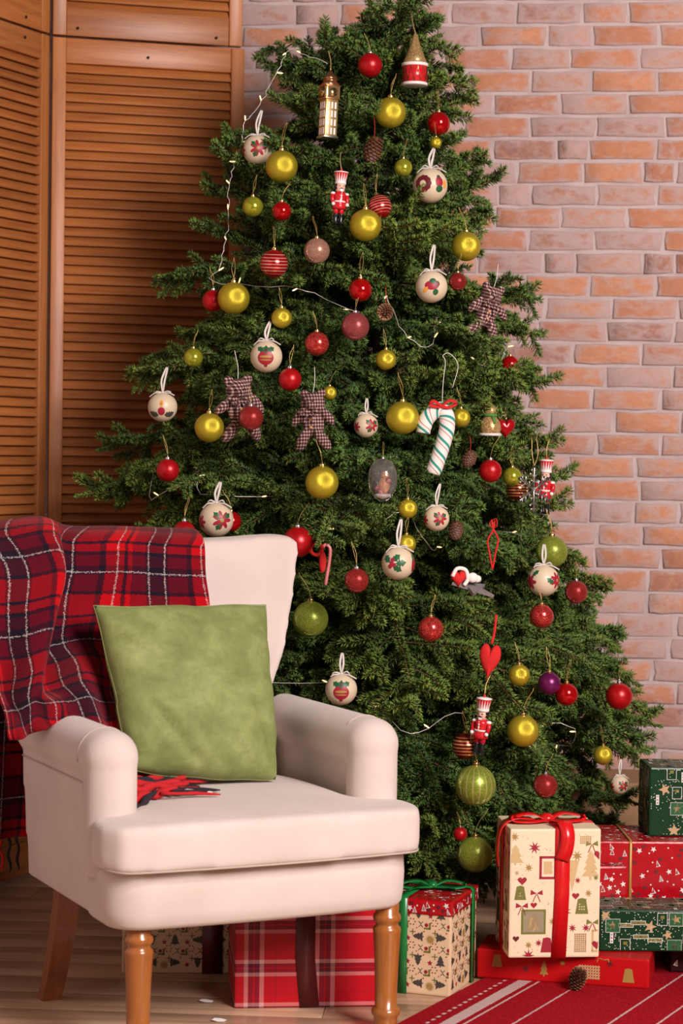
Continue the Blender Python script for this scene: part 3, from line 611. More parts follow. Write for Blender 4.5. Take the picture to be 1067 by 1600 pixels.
def tassel(p, d, L, mat, sag=0.0, r=.0042):
    p = Vector(p); d = Vector(d).normalized(); q = []; rr = []
    for i in range(9):
        t = i / 8; q.append(p + d * L * t + Vector((0.004 * math.sin(9 * t + p.x * 170), 0.005 * math.cos(7 * t + p.x * 150), -sag * t * t))); rr.append(r * (1.0 - .25 * math.sin(t * 20) ** 2) * (1 if i < 8 else .5))
    MB().tube(q, rr, 6).obj('tassel', mat, bl)
for c in range(0, ncol, 3):
    p = G[0, c]; tassel(p, (random.uniform(-.1, .1), 0, -1), random.uniform(.075, .10), random.choice(['wool_red', 'wool_red', 'wool_dark', 'wool_white'] if c % 2 else ['wool_red', 'wool_dark']))
from mathutils.kdtree import KDTree
kd = KDTree(len(cu.data.vertices)); [kd.insert((v.co.x, v.co.y, 0 if v.co.z > .47 else 9), i) for i, v in enumerate(cu.data.vertices)]; kd.balance()
seat_z = .52
def seat_h(a_, b_): return cu.data.vertices[kd.find((a_, b_, 0))[1]].co.z
def seat_pt(x, y, z):
    d_ = ray(x, y); q = CAM + d_ * (z - CAMH) / d_[2]; ww = q[:2] - CM; a_, b_ = ww @ CU, ww @ CV; return np.array([a_, b_, seat_h(a_, b_) + .006 + (z - seat_z)])
for k in range(11):    # gathered hem lying on the seat
    a_ = seat_pt(198 + random.uniform(-4, 6), 1211 + 3.7 * k, seat_z + .020); b_ = seat_pt(275 + random.uniform(-14, 26) - (k - 5) ** 2 * .8, 1212 + 3.6 * k, seat_z + .010)
    q = [a_ + (b_ - a_) * t + np.array([0, .006 * math.sin(t * 7 + 2 * k), .009 * abs(math.sin(t * 6 + k))]) for t in np.linspace(0, 1, 13)]; MB().tube([tuple(v) for v in q], [.0115 * (1 - .55 * t) * (1 + .25 * math.sin(t * 17 + k)) for t in np.linspace(0, 1, 13)], 8).obj('hem_fold', ('wool_red', 'wool_red', 'wool_dark', 'wool_red')[k % 4], bl)
for k in range(18):   # tassels spread over the seat beside the pillow
    x1 = random.choice([275, 290, 305, 320, 335]) + random.uniform(-10, 10); y1 = random.uniform(1230, 1251)
    q0 = seat_pt(255 + random.uniform(-12, 20), y1 - random.uniform(0, 10), seat_z + .012); q1 = seat_pt(x1, y1, seat_z + .003)
    tassel(q0, q1 - q0, float(np.linalg.norm(q1 - q0)), random.choice(['wool_red', 'wool_red', 'wool_red', 'wool_red', 'wool_red', 'wool_dark', 'wool_dark', 'wool_white']), .002, random.uniform(.003, .0045))
for k in range(6):
    q0 = seat_pt(290 + 8 * k, 1219 - .3 * k, seat_z + .010); q1 = seat_pt(352 + 9 * k, 1220 + random.uniform(-2, 3), seat_z + .004); tassel(q0, q1 - q0, float(np.linalg.norm(q1 - q0)), ['wool_red', 'wool_red', 'wool_white', 'wool_red', 'wool_dark', 'wool_dark'][k], .002, .005)
# ================================================================== SPRUCE TREE
AXD = 6.0
def axis_x(z): return .135 - .021 * z
PL = [(.08, .50), (.3, .74), (.57, .84), (.93, .86), (1.18, .83), (1.47, .70), (1.74, .62), (2.01, .47), (2.19, .40), (2.37, .21), (2.55, .03)]
PR = [(.08, .50), (.3, .74), (.58, .80), (.82, .68), (.95, .62), (1.2, .52), (1.48, .44), (1.75, .43), (2.02, .31), (2.19, .24), (2.37, .20), (2.55, .03)]
def Rz(z, az):
    l = np.interp(z, [q[0] for q in PL], [q[1] for q in PL]); r = np.interp(z, [q[0] for q in PR], [q[1] for q in PR]); c = math.cos(az)
    k = (1 + c) / 2; base = l * (1 - k) + r * k
    if math.sin(az) > 0:                                           # behind: stop short of the wall
        wy = W0.y - .096 * (axis_x(z) - W0.x); lim = (wy - .03 - AXD) / max(.15, math.sin(az)); base = min(base, lim)
    return float(base)
CLS = [.22, .34, .48, .62, .78]
def make_branch(L, seed):
    g = np.random.default_rng(seed); shoots = []          # (points array, order)
    def curve(p, d, ln, droop, n=6):
        pts = [np.array(p, float)]; d = np.array(d, float) / np.linalg.norm(d)
        for i in range(n):
            d = d + np.array([0, 0, droop]) * ln / n + g.normal(0, .035, 3); d /= np.linalg.norm(d); pts.append(pts[-1] + d * ln / n)
        return np.array(pts)
    main = curve((0, 0, 0), (1, 0, .10), L, -.55 if L > .4 else -.2, 12); shoots.append((main, .0016 + .005 * L, 0.25))
    def at(pts, t):
        f = t * (len(pts) - 1); i = min(int(f), len(pts) - 2); return pts[i] + (pts[i + 1] - pts[i]) * (f - i), (pts[i + 1] - pts[i]) / np.linalg.norm(pts[i + 1] - pts[i])
    def side(pts, ln, t, sgn, angle, elev, sl, order):
        p, d = at(pts, t); h = np.cross((0, 0, 1), d); h /= max(1e-6, np.linalg.norm(h)); u_ = np.cross(d, h)
        o = h * sgn * math.cos(elev) + u_ * math.sin(elev); dd = d * math.cos(angle) + o * math.sin(angle)
        c = curve(p, dd, sl, -.5, 5); shoots.append((c, .0011 + .003 * sl, 0.0)); return c
    s = .12 * L + .02; sg = 1
    while s < L * .97:
        t = s / L; sl = (min(.30, .46 * (L - s) + .055)) * g.uniform(.75, 1.15)
        c = side(main, L, t, sg, math.radians(g.uniform(42, 62)), g.normal(-.05, .30), sl, 1)
        if sl > .09:
            q = .035; sg2 = sg
            while q < sl * .9:
                s3 = min(.11, .45 * (sl - q) + .042) * g.uniform(.8, 1.15)
                c3 = side(c, sl, q / sl, sg2, math.radians(g.uniform(38, 58)), g.normal(0, .35), s3, 2); q += g.uniform(.042, .060); sg2 = -sg2
        if g.random() < .35: side(main, L, t, sg, math.radians(g.uniform(40, 65)), g.choice([-1, 1]) * g.uniform(.7, 1.3), sl * .55 + .03, 2)
        sg = -sg; s += g.uniform(.032, .045)
    wood = MB()
    for c, r, _ in shoots: wood.tube([tuple(p) for p in c], [r * (1 - .65 * i / (len(c) - 1)) for i in range(len(c))], 4, caps=False)
    V_ = []; AG = []
    for c, r, skip in shoots:
        seg = np.linalg.norm(np.diff(c, axis=0), axis=1); ln = seg.sum(); n = int(ln * 1150) + 22; t = skip + (1 - skip) * (np.arange(n) + g.random(n)) / n; t = np.clip(t, 0, .999)
        f = t * (len(c) - 1); i = np.minimum(f.astype(int), len(c) - 2); p = c[i] + (c[i + 1] - c[i]) * (f - i)[:, None]; d = (c[i + 1] - c[i]) / seg[i][:, None]
        h = np.cross(np.array([0, 0, 1.0]), d); h /= np.maximum(1e-6, np.linalg.norm(h, axis=1))[:, None]; u_ = np.cross(d, h)
        a = g.uniform(-.5 * PI * .9, 1.5 * PI * .97, n); a = np.where(g.random(n) < .35, g.uniform(0, PI, n), a)
        rad = h * np.cos(a)[:, None] + u_ * np.sin(a)[:, None]; fwd = g.uniform(.40, .90, n) + 1.2 * np.maximum(0, t - .93) / .07
        nd = d * fwd[:, None] + rad; nd /= np.linalg.norm(nd, axis=1)[:, None]; nl = g.uniform(.017, .025, n) * (1 - .35 * np.maximum(0, t - .8) / .2)
        e1 = np.cross(nd, d); e1 /= np.maximum(1e-6, np.linalg.norm(e1, axis=1))[:, None]; e2 = np.cross(nd, e1); wd = .0016
        b0 = p + e1 * wd; b1 = p - e1 * wd * .6 + e2 * wd; b2 = p - e1 * wd * .6 - e2 * wd
        m_ = p + nd * (nl * .55)[:, None]; tip = p + nd * nl[:, None]; k = .95
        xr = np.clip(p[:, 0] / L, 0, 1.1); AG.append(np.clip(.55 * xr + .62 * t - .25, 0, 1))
        V_.append(np.stack([m_ + (b0 - p) * k, m_ + (b1 - p) * k, m_ + (b2 - p) * k, p, tip], 1))
    V_ = np.concatenate(V_); n = len(V_); me = bpy.data.meshes.new('needles'); me.vertices.add(n * 5); me.vertices.foreach_set('co', V_.reshape(-1).astype(np.float32))
    tri = np.array([[0, 1, 4], [1, 2, 4], [2, 0, 4], [1, 0, 3], [2, 1, 3], [0, 2, 3]]); ix = (np.arange(n) * 5)[:, None, None] + tri[None]; ix = ix.reshape(-1).astype(np.int32)
    me.loops.add(len(ix)); me.loops.foreach_set('vertex_index', ix); me.polygons.add(len(ix) // 3); me.polygons.foreach_set('loop_start', np.arange(0, len(ix), 3, dtype=np.int32)); me.polygons.foreach_set('loop_total', np.full(len(ix) // 3, 3, np.int32))
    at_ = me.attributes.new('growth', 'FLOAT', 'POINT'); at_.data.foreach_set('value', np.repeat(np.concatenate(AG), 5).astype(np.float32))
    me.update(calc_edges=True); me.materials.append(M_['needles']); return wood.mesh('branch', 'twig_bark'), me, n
BR = [[make_branch(L, 100 + 10 * i + k) for k in range(3)] for i, L in enumerate(CLS)]
print('needle triangles', sum(q[2] for r in BR for q in r) * 6)
tree = empty('christmas_tree', (.13, AXD, 0), 0, 'tall green spruce Christmas tree hung with many ornaments', 'tree')
tq = [(axis_x(z) - .13, 0, z) for z in np.linspace(.0, 2.46, 14)]; MB().tube(tq, [.05 - .018 * z for z in np.linspace(0, 2.46, 14)], 12).obj('trunk', 'bark', tree)
MB().box((0, .02, .09), (.42, .36, .17), bev=.012).obj('stand_cover', 'grey_cover', tree)
def in_chair(p, ma=.47, mb_=.93):
    q = np.array(p[:2]) - CM; a, b_ = q @ CU, q @ CV; return abs(a - SH) < ma and b_ < mb_ and p[2] < 1.16
def add_branch(zb, az, el, Lr, k=None):
    while Lr > .15:
        d = np.array([math.cos(az) * math.cos(el), math.sin(az) * math.cos(el), math.sin(el)]); b0 = np.array([axis_x(zb), AXD, zb])
        if not any(in_chair(b0 + d * Lr * t) for t in (.6, .8, 1.0)): break
        Lr -= .05
    if Lr < .16: return
    i = int(np.argmin([abs(c - Lr) for c in CLS])); wm, nm, _ = BR[i][random.randrange(3) if k is None else k]; sc = Lr / CLS[i]
    X = Vector(d); Y = Vector((0, 0, 1)).cross(X)
    Y = Y.normalized() if Y.length > .05 else Vector((0, 1, 0)); Z = X.cross(Y)
    mt = Matrix((X, Y, Z)).transposed().to_4x4() @ RX(random.uniform(-.45, .45)); mt.translation = Vector((axis_x(zb) - .13, 0, zb))
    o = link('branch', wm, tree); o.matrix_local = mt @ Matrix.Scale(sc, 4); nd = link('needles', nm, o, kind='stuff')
zt = .12; wi = 0; nbr = 0
while zt < 2.36:
    nb = int(round(np.interp(zt, [.1, .6, 1.2, 1.8, 2.3], [11, 14, 13, 9, 5]))); ph = random.uniform(0, 2 * PI)
    for k in range(nb):
        az = ph + 2 * PI * k / nb + random.uniform(-.22, .22); z_tip = zt + random.uniform(-.07, .07)
        el = np.interp(z_tip, [.1, .4, .9, 1.5, 2.0, 2.3], [-.34, -.28, -.12, .06, .32, .62]) + random.uniform(-.14, .14)
        R = Rz(z_tip, az) * (random.choice([1.06, 1.0, .95, .86, .72]) * .97 if math.sin(az) < .2 else .80); Lr = R / max(.5, math.cos(el)); zb = z_tip - Lr * math.sin(el) + .09 * Lr
        zb = min(max(zb, .10), 2.45)
        add_branch(zb, az, el, Lr); nbr += 1
    zt += .122; wi += 1
for az, el, L, z in ((0, 1.50, .30, 2.27), (.25, 1.12, .34, 2.27), (3.4, 1.2, .24, 2.25), (-1.7, 1.15, .24, 2.22), (1.8, 1.1, .22, 2.24), (2.6, .8, .30, 2.24), (-.9, .75, .24, 2.2), (-2.4, .8, .26, 2.2), (2.95, .55, .36, 2.18), (-1.5, .5, .22, 2.1), (-2.0, .45, .24, 2.05)):
    add_branch(z, az, el, L)
def tip_at(px, py, D=5.92, rise=.05):
    T = P(px, py, D); b0 = np.array([axis_x(T[2]), AXD, T[2]]); Lr = np.linalg.norm(T - b0); el = math.asin(max(-.9, min(.9, rise / Lr if T[2] < 1.9 else .3))); az = math.atan2(T[1] - AXD, T[0] - axis_x(T[2]))
    add_branch(max(.1, T[2] - Lr * math.sin(el) + .10 * Lr * (Lr > .4)), az, el, Lr / max(.6, math.cos(el)))
for x_, y_ in ((120, 775), (150, 690), (180, 830), (205, 600), (240, 515), (247, 455), (330, 290), (322, 300), (362, 215), (415, 95), (430, 180), (300, 420), (165, 740), (720, 135), (722, 235), (770, 345), (785, 300), (835, 460), (832, 525), (830, 600), (870, 655), (895, 800), (880, 780), (935, 885), (972, 955), (965, 1000), (985, 1040), (1035, 1130), (1012, 1170), (1005, 1250), (980, 1275), (690, 80), (640, 15), (760, 270)): tip_at(x_, y_, random.uniform(5.75, 5.98))
for x_, y_, D_ in ((700, 1330, 5.45), (770, 1370, 5.40), (650, 1360, 5.6), (735, 1300, 5.35), (690, 1260, 5.4), (820, 1260, 5.4), (900, 1265, 5.5), (690, 1348, 5.32), (755, 1368, 5.30), (715, 1295, 5.28), (668, 1300, 5.35), (640, 1345, 5.5)): tip_at(x_, y_, D_, -.22)
# ================================================================== ORNAMENTS
FIXD = {(465, 847): 5.37, (506, 880): 5.38, (834, 765): 5.50, (485, 967): 5.45}
def place(px, py, fac=1.0):
    if (px, py) in FIXD: return P(px, py, FIXD[(px, py)]), FIXD[(px, py)]
    D = AXD - .17
    while D > 4.9:
        p = P(px, py, D); dx, dy = p[0] - axis_x(p[2]), p[1] - AXD
        if math.hypot(dx, dy) >= Rz(p[2], math.atan2(dy, dx)) * fac: break
        D -= .01
    while in_chair(P(px, py, D), .43, .84) and D < AXD: D += .01
    return P(px, py, D), D
BALL = {}
def ball_mesh(mat):
    if mat not in BALL: BALL[mat] = MB().ball((0, 0, 0), 1.0, seg=40, rings=24).mesh('ball', mat)
    return BALL[mat]
def crimp(seg=20):
    return [(.20, -.06), (.21, .02), (.195, .14), (.19, .17), (.12, .19), (.0001, .19)]
cap_me = {k: MB().lathe(crimp(), 18).tube([(.07 * math.cos(t), 0, .25 + .07 * math.sin(t)) for t in np.linspace(0, 2 * PI, 13)], .022, 6).mesh('cap', k) for k in ('gold_metal', 'silver_metal')}
def thread_mesh(mat, ln, lean, seed):
    r = random.Random(seed); mb = MB()
    for s in (-1, 1):
        mb.tube(catmull([(0, 0, .28), (s * .10 + r.uniform(-.05, .05), lean * .3, .28 + ln * .45), (s * .06 + r.uniform(-.05, .05), lean * .8, .28 + ln * .8), (r.uniform(-.05, .05), lean, .28 + ln)], 4), .014, 5)
    return mb.mesh('thread', mat)
TH_ME = {k: [thread_mesh(k, random.uniform(1.3, 2.3), random.uniform(.3, .8), q) for q in range(4)] for k in ('gold_thread', 'white_thread', 'red_thread')}
def ball(px, py, rpx, mat, label, group=None, cap='gold_metal', thread='gold_thread', fac=1.0, name='bauble', tilt=0.0, squash=None):
    p, D = place(px, py, fac); r = rpx * D / F; root = empty(name, p, random.uniform(0, 6), label, 'ornament', group); root.rotation_euler.x = tilt
    o = link('ball', ball_mesh(mat), root, scale=r)
    c = link('cap', cap_me[cap], root, (0, 0, r * .97), scale=r * .92 if r > .03 else r * 1.05)
    link('thread', random.choice(TH_ME[thread]), root, (0, 0, r * .97), scale=r * 1.0 if r > .03 else r * 1.3); return root
GG = 'gold frosted baubles'; RG = 'red baubles'; OG = 'olive glossy baubles'; CG = 'cream printed baubles'; LG = 'lime glitter baubles'
gold = [(610, 176, 24, 'gold bauble near the tree top to the right of the clock tower'), (440, 260, 25, 'gold bauble high on the left under the cream flower bauble'),
        (571, 352, 25, 'gold bauble right below the upper nutcracker'), (728, 385, 23, 'gold bauble at the right tree edge above the gingham bear'),
        (365, 466, 25, 'gold bauble on the left with a red bauble peeking out behind it'), (440, 497, 16, 'small gold bauble hanging below the red striped bauble'),
        (603, 562, 16, 'small gold bauble below the pine cone in the tree centre'), (327, 668, 23, 'gold bauble left of the gingham bear on the left side'),
        (629, 653, 26, 'large gold bauble left of the candy cane'), (720, 653, 15, 'small gold bauble right of the candy cane'),
        (503, 754, 26, 'gold bauble below the hanging gingham bear in the middle'), (637, 795, 15, 'small gold bauble right below the clear glass egg'),
        (635, 850, 15, 'small gold bauble half hidden behind the cream holly bauble'), (811, 1055, 17, 'gold bauble right of the red felt heart'),
        (817, 1142, 25, 'large gold bauble right of the lowest nutcracker'), (942, 1180, 15, 'gold bauble deep in the branches at lower right'), (515, 614, 11, 'small gold bauble peeking out behind the middle gingham bear'), (681, 223, 9, 'tiny gold bauble under the top right red bauble')]
for x, y, r, l in gold: ball(x, y, r, 'gold_ball', l, GG, 'gold_metal')
olive = [(630, 262, 14, 'small shiny olive bauble above the upper cream wreath bauble'), (395, 323, 16, 'small shiny olive bauble at upper left'), (302, 559, 15, 'small shiny olive bauble on the left edge of the tree'), (800, 745, 15, 'shiny olive bauble in front of the gold-ringed bauble')]
for x, y, r, l in olive: ball(x, y, r, 'olive_ball', l, OG)
reds = [(578, 102, 19, 'red_ball', 'matte red bauble nearest the tree top'), (685, 193, 18, 'red_gloss', 'glossy red bauble at the top right edge of the tree'), (440, 330, 15, 'red_gloss', 'small glossy red bauble beside the upper left olive one'),
        (333, 470, 17, 'red_ball', 'matte red bauble tucked behind a gold bauble on the left'), (563, 453, 18, 'red_gloss', 'glossy red bauble left of the central pine cone'), (495, 537, 19, 'swirl_red', 'embossed red bauble in the tree centre left of the dusty red one'),
        (453, 593, 18, 'red_ball', 'matte red bauble below the cream bauble with a red print'), (797, 570, 14, 'red_gloss', 'red bauble half hidden at the right edge under the gingham bear'), (262, 735, 18, 'red_ball', 'matte red bauble low on the left edge of the tree'),
        (766, 736, 18, 'red_ball', 'matte red bauble right of the small pine cone'), (288, 832, 18, 'red_ball', 'red bauble just above the blanket edge'), (361, 815, 16, 'red_gloss', 'small glossy red bauble above the chair back beside a cream one'),
        (465, 847, 24, 'red_ball', 'large red bauble behind the top right corner of the armchair'), (557, 907, 19, 'red_glitter', 'red glitter bauble left of the cream holly bauble'), (673, 983, 20, 'swirl_red', 'red bauble with curling lines in the lower middle'),
        (900, 925, 18, 'red_glitter', 'red glitter bauble at right edge beside the cream poinsettia bauble'), (846, 963, 19, 'swirl_red', 'red bauble with curls below the right cream poinsettia bauble'), (885, 1085, 18, 'red_gloss', 'glossy red bauble next to the purple one'),
        (967, 1088, 21, 'red_ball', 'red bauble on the far right branch tip'), (852, 1228, 19, 'red_glitter', 'red glitter bauble above the tall cream gift'), (392, 653, 19, 'red_glitter', 'red glitter bauble in front of the left gingham bear'),
        (719, 1303, 11, 'red_ball', 'small red bauble low behind the lowest lime bauble'), (555, 510, 22, 'dusty_glitter', 'dusty rose red bauble in the tree centre'), (640, 438 + 2, 1, None, None)]
for x, y, r, m_, l in reds:
    if m_: ball(x, y, r, m_, l, RG, 'gold_metal' if 'gloss' in m_ or 'swirl' in m_ else 'silver_metal')
ball(495, 392, 20, 'rose_glitter', 'rose gold glitter bauble in the upper middle'); ball(858, 1068, 18, 'purple_ball', 'purple bauble at lower right')
ball(593, 323, 19, 'striped_red', 'red bauble with pale rings behind the gold one under the nutcracker', tilt=.35, fac=.96); ball(428, 412, 22, 'striped_red', 'red bauble with pale rings at upper left', tilt=.1); ball(808, 765, 18, 'striped_gold_red', 'dark red bauble with gold rings beside the snowflake', fac=.96)
ball(485, 967, 28, 'lime_glitter', 'lime glitter bauble beside the armchair back', LG); ball(862, 862, 25, 'lime_glitter', 'lime glitter bauble at the right edge above the cream poinsettia bauble', LG, fac=.97); ball(742, 1335, 28, 'lime_glitter', 'lowest lime glitter bauble between the gifts', LG); ball(743, 1227, 32, 'ribbed_lime', 'large lime bauble with gold ribs above the tall gift', LG)
ball(727, 1166, 21, 'striped_gold_red', 'red and gold ringed bauble below the lowest nutcracker', fac=.95); ball(715, 440, 14, 'red_glitter', 'red glitter bauble left of the right gingham bear', fac=.96)
# --- cream printed baubles
def patch(mb, out, cx, cy, mat, rings=3, rad=1.012):
    n = len(out); vs = []; fs = []
    def pr(x, y): return (rad * math.sin(x) * math.cos(y), -rad * math.cos(x) * math.cos(y), rad * math.sin(y))
    cx *= 1.25; cy *= 1.25; out = [(x * 1.3, y * 1.3) for x, y in out]; vs.append(pr(cx, cy))
    for k in range(1, rings + 1):
        for x, y in out: vs.append(pr(cx + x * k / rings, cy + y * k / rings))
    for i in range(n): fs.append((0, 1 + i, 1 + (i + 1) % n))
    for k in range(rings - 1):
        for i in range(n): fs.append((1 + k * n + i, 1 + (k + 1) * n + i, 1 + (k + 1) * n + (i + 1) % n, 1 + k * n + (i + 1) % n))
    mb.add(vs, fs, mat)
def circ(r, n=16, sx=1.0): return [(r * sx * math.cos(2 * PI * k / n), r * math.sin(2 * PI * k / n)) for k in range(n)]
def petals(k, r, r2, n=48): return [((r2 + (r - r2) * abs(math.cos(k * t / 2)) ** 1.4) * math.cos(t), (r2 + (r - r2) * abs(math.cos(k * t / 2)) ** 1.4) * math.sin(t)) for t in np.linspace(0, 2 * PI, n, endpoint=False)]
def leaf(ang, L, wd):
    q = []
    for t in np.linspace(0, 1, 9): q.append((L * t, wd * math.sin(PI * t) * (1 + .35 * math.cos(t * 6 * PI))))
    q += [(x, -y) for x, y in q[::-1][1:-1]]; c, s = math.cos(ang), math.sin(ang); q = [(x - L / 2, y) for x, y in q]; return [(x * c - y * s, x * s + y * c) for x, y in q]
def motif(kind):
    mb = MB()                                            # 0 red 1 green 2 gold 3 wine 4 orange 5 dark
    if kind == 'flower':
        for a in (.6, 2.4, 4.2): patch(mb, leaf(a, .5, .12), .32 * math.cos(a), .32 * math.sin(a), 1, rad=1.010)
        patch(mb, petals(7, .46, .2), 0, 0, 0); patch(mb, circ(.09), 0, 0, 2, rad=1.018); patch(mb, petals(6, .34, .15), -1.15, -.1, 0)
    elif kind == 'sideflower':
        patch(mb, leaf(2.5, .5, .12), .30, .02, 1, rad=1.010); patch(mb, petals(7, .42, .2), .72, .05, 0); patch(mb, circ(.08), .72, .05, 2, rad=1.018); patch(mb, petals(6, .40, .2), -.85, -.05, 0); patch(mb, leaf(.7, .5, .12), -.55, .42, 1); patch(mb, circ(.06), -.2, -.75, 0)
    elif kind == 'bell':
        patch(mb, circ(.36, 20, 1.1), 0, -.10, 0); patch(mb, circ(.06, 12, 5.0), 0, -.04, 2, rad=1.018); patch(mb, circ(.035, 12, 8.5), 0, -.2, 2, rad=1.018); patch(mb, circ(.10), 0, -.5, 0)
        for a, cx in ((2.7, -.28), (.45, .28), (1.5, 0)): patch(mb, leaf(a, .46, .13), cx, .34, 1, rad=1.016)
        patch(mb, circ(.07), .02, .30, 3, rad=1.022)
    elif kind == 'holly':
        for a, cx, cy in ((.7, -.12, .3), (-.5, -.06, -.22), (2.4, -.62, .24), (0.1, .12, .05)): patch(mb, leaf(a, .52, .15), cx, cy, 1)
        for cx, cy in ((-.34, .05), (-.42, -.12), (-.22, -.05), (-.3, .2)): patch(mb, circ(.10), cx, cy, 0, rad=1.02)
        patch(mb, circ(.34, 16, .6), .95, -.05, 0); patch(mb, leaf(1.2, .4, .1), .95, .32, 1)
    elif kind == 'wreath':
        for t in np.linspace(0, 2 * PI, 11, endpoint=False): patch(mb, circ(.13), -.38 + .28 * math.cos(t), .02 + .28 * math.sin(t), 3, 2)
        patch(mb, circ(.10), -.38, -.28, 0, 2, 1.02); patch(mb, circ(.24, 14, .8), .42, .10, 0); patch(mb, circ(.16, 14, 1.1), .44, -.22, 1); patch(mb, circ(.09), .40, .34, 5, rad=1.02); patch(mb, circ(.2, 12, .5), .75, .0, 4)
    elif kind == 'candle':
        patch(mb, circ(.22, 16, .9), 0, -.25, 0); patch(mb, [(x, y * 1.8) for x, y in circ(.10)], 0, .18, 4); patch(mb, [(x, y * 1.6) for x, y in circ(.05)], 0, .16, 2, rad=1.02)
        for a, cx in ((.2, .42), (2.9, -.42), (.7, .62), (2.4, -.62)): patch(mb, leaf(a, .5, .15), cx, -.42, 5)
    elif kind == 'stocking':
        patch(mb, circ(.22, 14, 1.6), -.05, .02, 0); patch(mb, circ(.13, 14, 1.3), .0, .24, 1, rad=1.02); patch(mb, circ(.16, 14, .9), .16, -.32, 1); patch(mb, circ(.14, 14, .9), .22, .1, 3, rad=1.02); patch(mb, leaf(.8, .4, .1), -.38, -.2, 4)
    return mb.mesh('printed_motif', ['ink_red', 'ink_green', 'ink_gold', 'ink_wine', 'ink_orange', 'ink_dark'])
MOT = {}
def bow_parts(seed, long=1.4):
    rr = random.Random(seed); mb = MB(); z = 1.02; long *= rr.uniform(.8, 1.25); lx = rr.uniform(-.25, .25)
    lp = [(0, 0, z), (-.10, 0, z + long * .5), (-.03 + lx, .3, z + long), (.06 + lx, .3, z + long), (.13, 0, z + long * .5), (0, 0, z)]; mb.ribbon(catmull(lp, 5), (.9, .5, 0), .14, .03)
    for s in (-1, 1):
        mb.ribbon(catmull([(0, -.1, z + .02), (s * .36, -.2, z + rr.uniform(.08, .2)), (s * rr.uniform(.5, .7), -.15, z + rr.uniform(-.05, .06)), (s * .35, -.22, z - .03), (0, -.15, z)], 5), (0, .8, .6), .13, .03)
        mb.ribbon(catmull([(0, -.12, z), (s * .5, -.38, z - .02), (s * rr.uniform(.7, 1.0), -.42, z - rr.uniform(.15, .4))], 5), (0, .8, .6), .12, .03)
    mb.ball((0, -.12, z + .02), .10); return mb.mesh('ribbon_bow', 'satin_white')
BOW = [bow_parts(k) for k in range(4)]
def cream(px, py, rpx, mo, label, yaw=0.0, fac=1.0, long_=True):
    p, D = place(px, py, fac); r = rpx * D / F; root = empty('printed_bauble', p, yaw, label, 'ornament', CG)
    link('ball', ball_mesh('decoupage_cream'), root, scale=r)
    if mo not in MOT: MOT[mo] = motif(mo)
    link('printed_motif', MOT[mo], root, scale=r); link('ribbon_bow', random.choice(BOW), root, scale=r * .95, rot=(0, 0, -yaw))
cream(672, 290, 27, 'wreath', 'cream bauble printed with a dark wreath at upper right'); cream(402, 234, 23, 'flower', 'cream bauble with a red flower at the upper left by the shutter', .1, .97)
cream(674, 448, 25, 'stocking', 'cream bauble with red and green print left of the right gingham bear', .05); cream(416, 557, 25, 'bell', 'cream bauble with a red ornament print at middle left')
cream(254, 636, 23, 'candle', 'cream bauble with a painted candle on the far left branch'); cream(572, 665, 19, 'flower', 'cream bauble half hidden in shade between bear and gold bauble', .5, .9)
cream(338, 812, 27, 'flower', 'cream bauble with white bow rising above the chair back', .4); cream(682, 810, 20, 'flower', 'small cream bauble with a red flower right of the glass egg', .25)
cream(622, 880, 26, 'holly', 'cream bauble with holly print and large white bow'); cream(849, 907, 25, 'sideflower', 'cream bauble with red poinsettias at the right edge')
cream(533, 1077, 25, 'bell', 'cream bauble with a red ornament print above the right armrest'); cream(968, 1226, 15, 'flower', 'small cream bauble at the lower right behind branches', .3, .95)
# --- pine cones
def cone_mesh(seed):
    r = random.Random(seed); mb = MB(); mb.lathe([(.001, -.9), (.30, -.75), (.42, -.2), (.35, .4), (.12, .85), (.001, .95)], 12)
    n = 92
    for k in range(n):
        t = (k + .5) / n; z = -.85 + 1.75 * t; R = .78 * math.sin(PI * (.12 + .80 * (1 - t) ** .9)) ** .75; a = k * 2.39996
        X = TR(R * .45 * math.cos(a), R * .45 * math.sin(a), z) @ RZ(a) @ RY(-.25 - .75 * t + .15)
        L = .28 + .34 * R; wv = .15 + .14 * R
        vs = [(0, -.05, 0), (0, .05, 0), (L * .7, wv, .0), (L, wv * .5, .03), (L * 1.05, 0, .05), (L, -wv * .5, .03), (L * .7, -wv, 0), (L * .5, 0, .11), (L * .6, 0, -.05)]
        fs = [(0, 7, 1), (1, 7, 2), (0, 6, 7), (0, 1, 8), (1, 2, 8), (6, 0, 8), (2, 3, 8), (3, 4, 8), (4, 5, 8), (5, 6, 8), (2, 7, 3), (5, 7, 6)]; mb.add(vs, fs, 0, False, X); mb.add(vs, [(3, 7, 4), (4, 7, 5)], 1, False, X)
    return mb.mesh('scales', ['cone_scale', 'cone_tip'])
CONE = [cone_mesh(k) for k in range(2)]
def cone(px, py, rpx, label, rot, fac=1.0):
    p, D = place(px, py, fac); r = rpx * D / F; root = empty('pine_cone', p, 0, label, 'pine cone', 'pine cones on the tree'); link('scales', CONE[0], root, rot=rot, scale=r * 1.05)
    MB().tube(catmull([(0, 0, r * .6), (.002, .004, r * 1.6), (0, .012, r * 2.6)], 4), .0008, 5).obj('thread', 'red_thread', root)
cone(584, 230, 18, 'pine cone near the tree top below the clock tower', (PI + .35, .2, .3)); cone(602, 486, 15, 'pine cone in the tree centre right of a dusty red bauble', (PI / 2 + .5, .3, 0)); cone(734, 715, 13, 'small pine cone to the right of the candy cane', (PI + .8, .3, .2)); cone(712, 826, 14, 'pine cone in shade right of the small cream flower bauble', (PI + .6, .1, 0), .9)
gp = ground(901, 1551); fc = empty('pine_cone', (gp[0], gp[1], .0068), 0, 'brown pine cone lying on the red rug before the gifts', 'pine cone'); link('scales', CONE[1], fc, (0, 0, .023), rot=(.25, .2, .5), scale=.027)
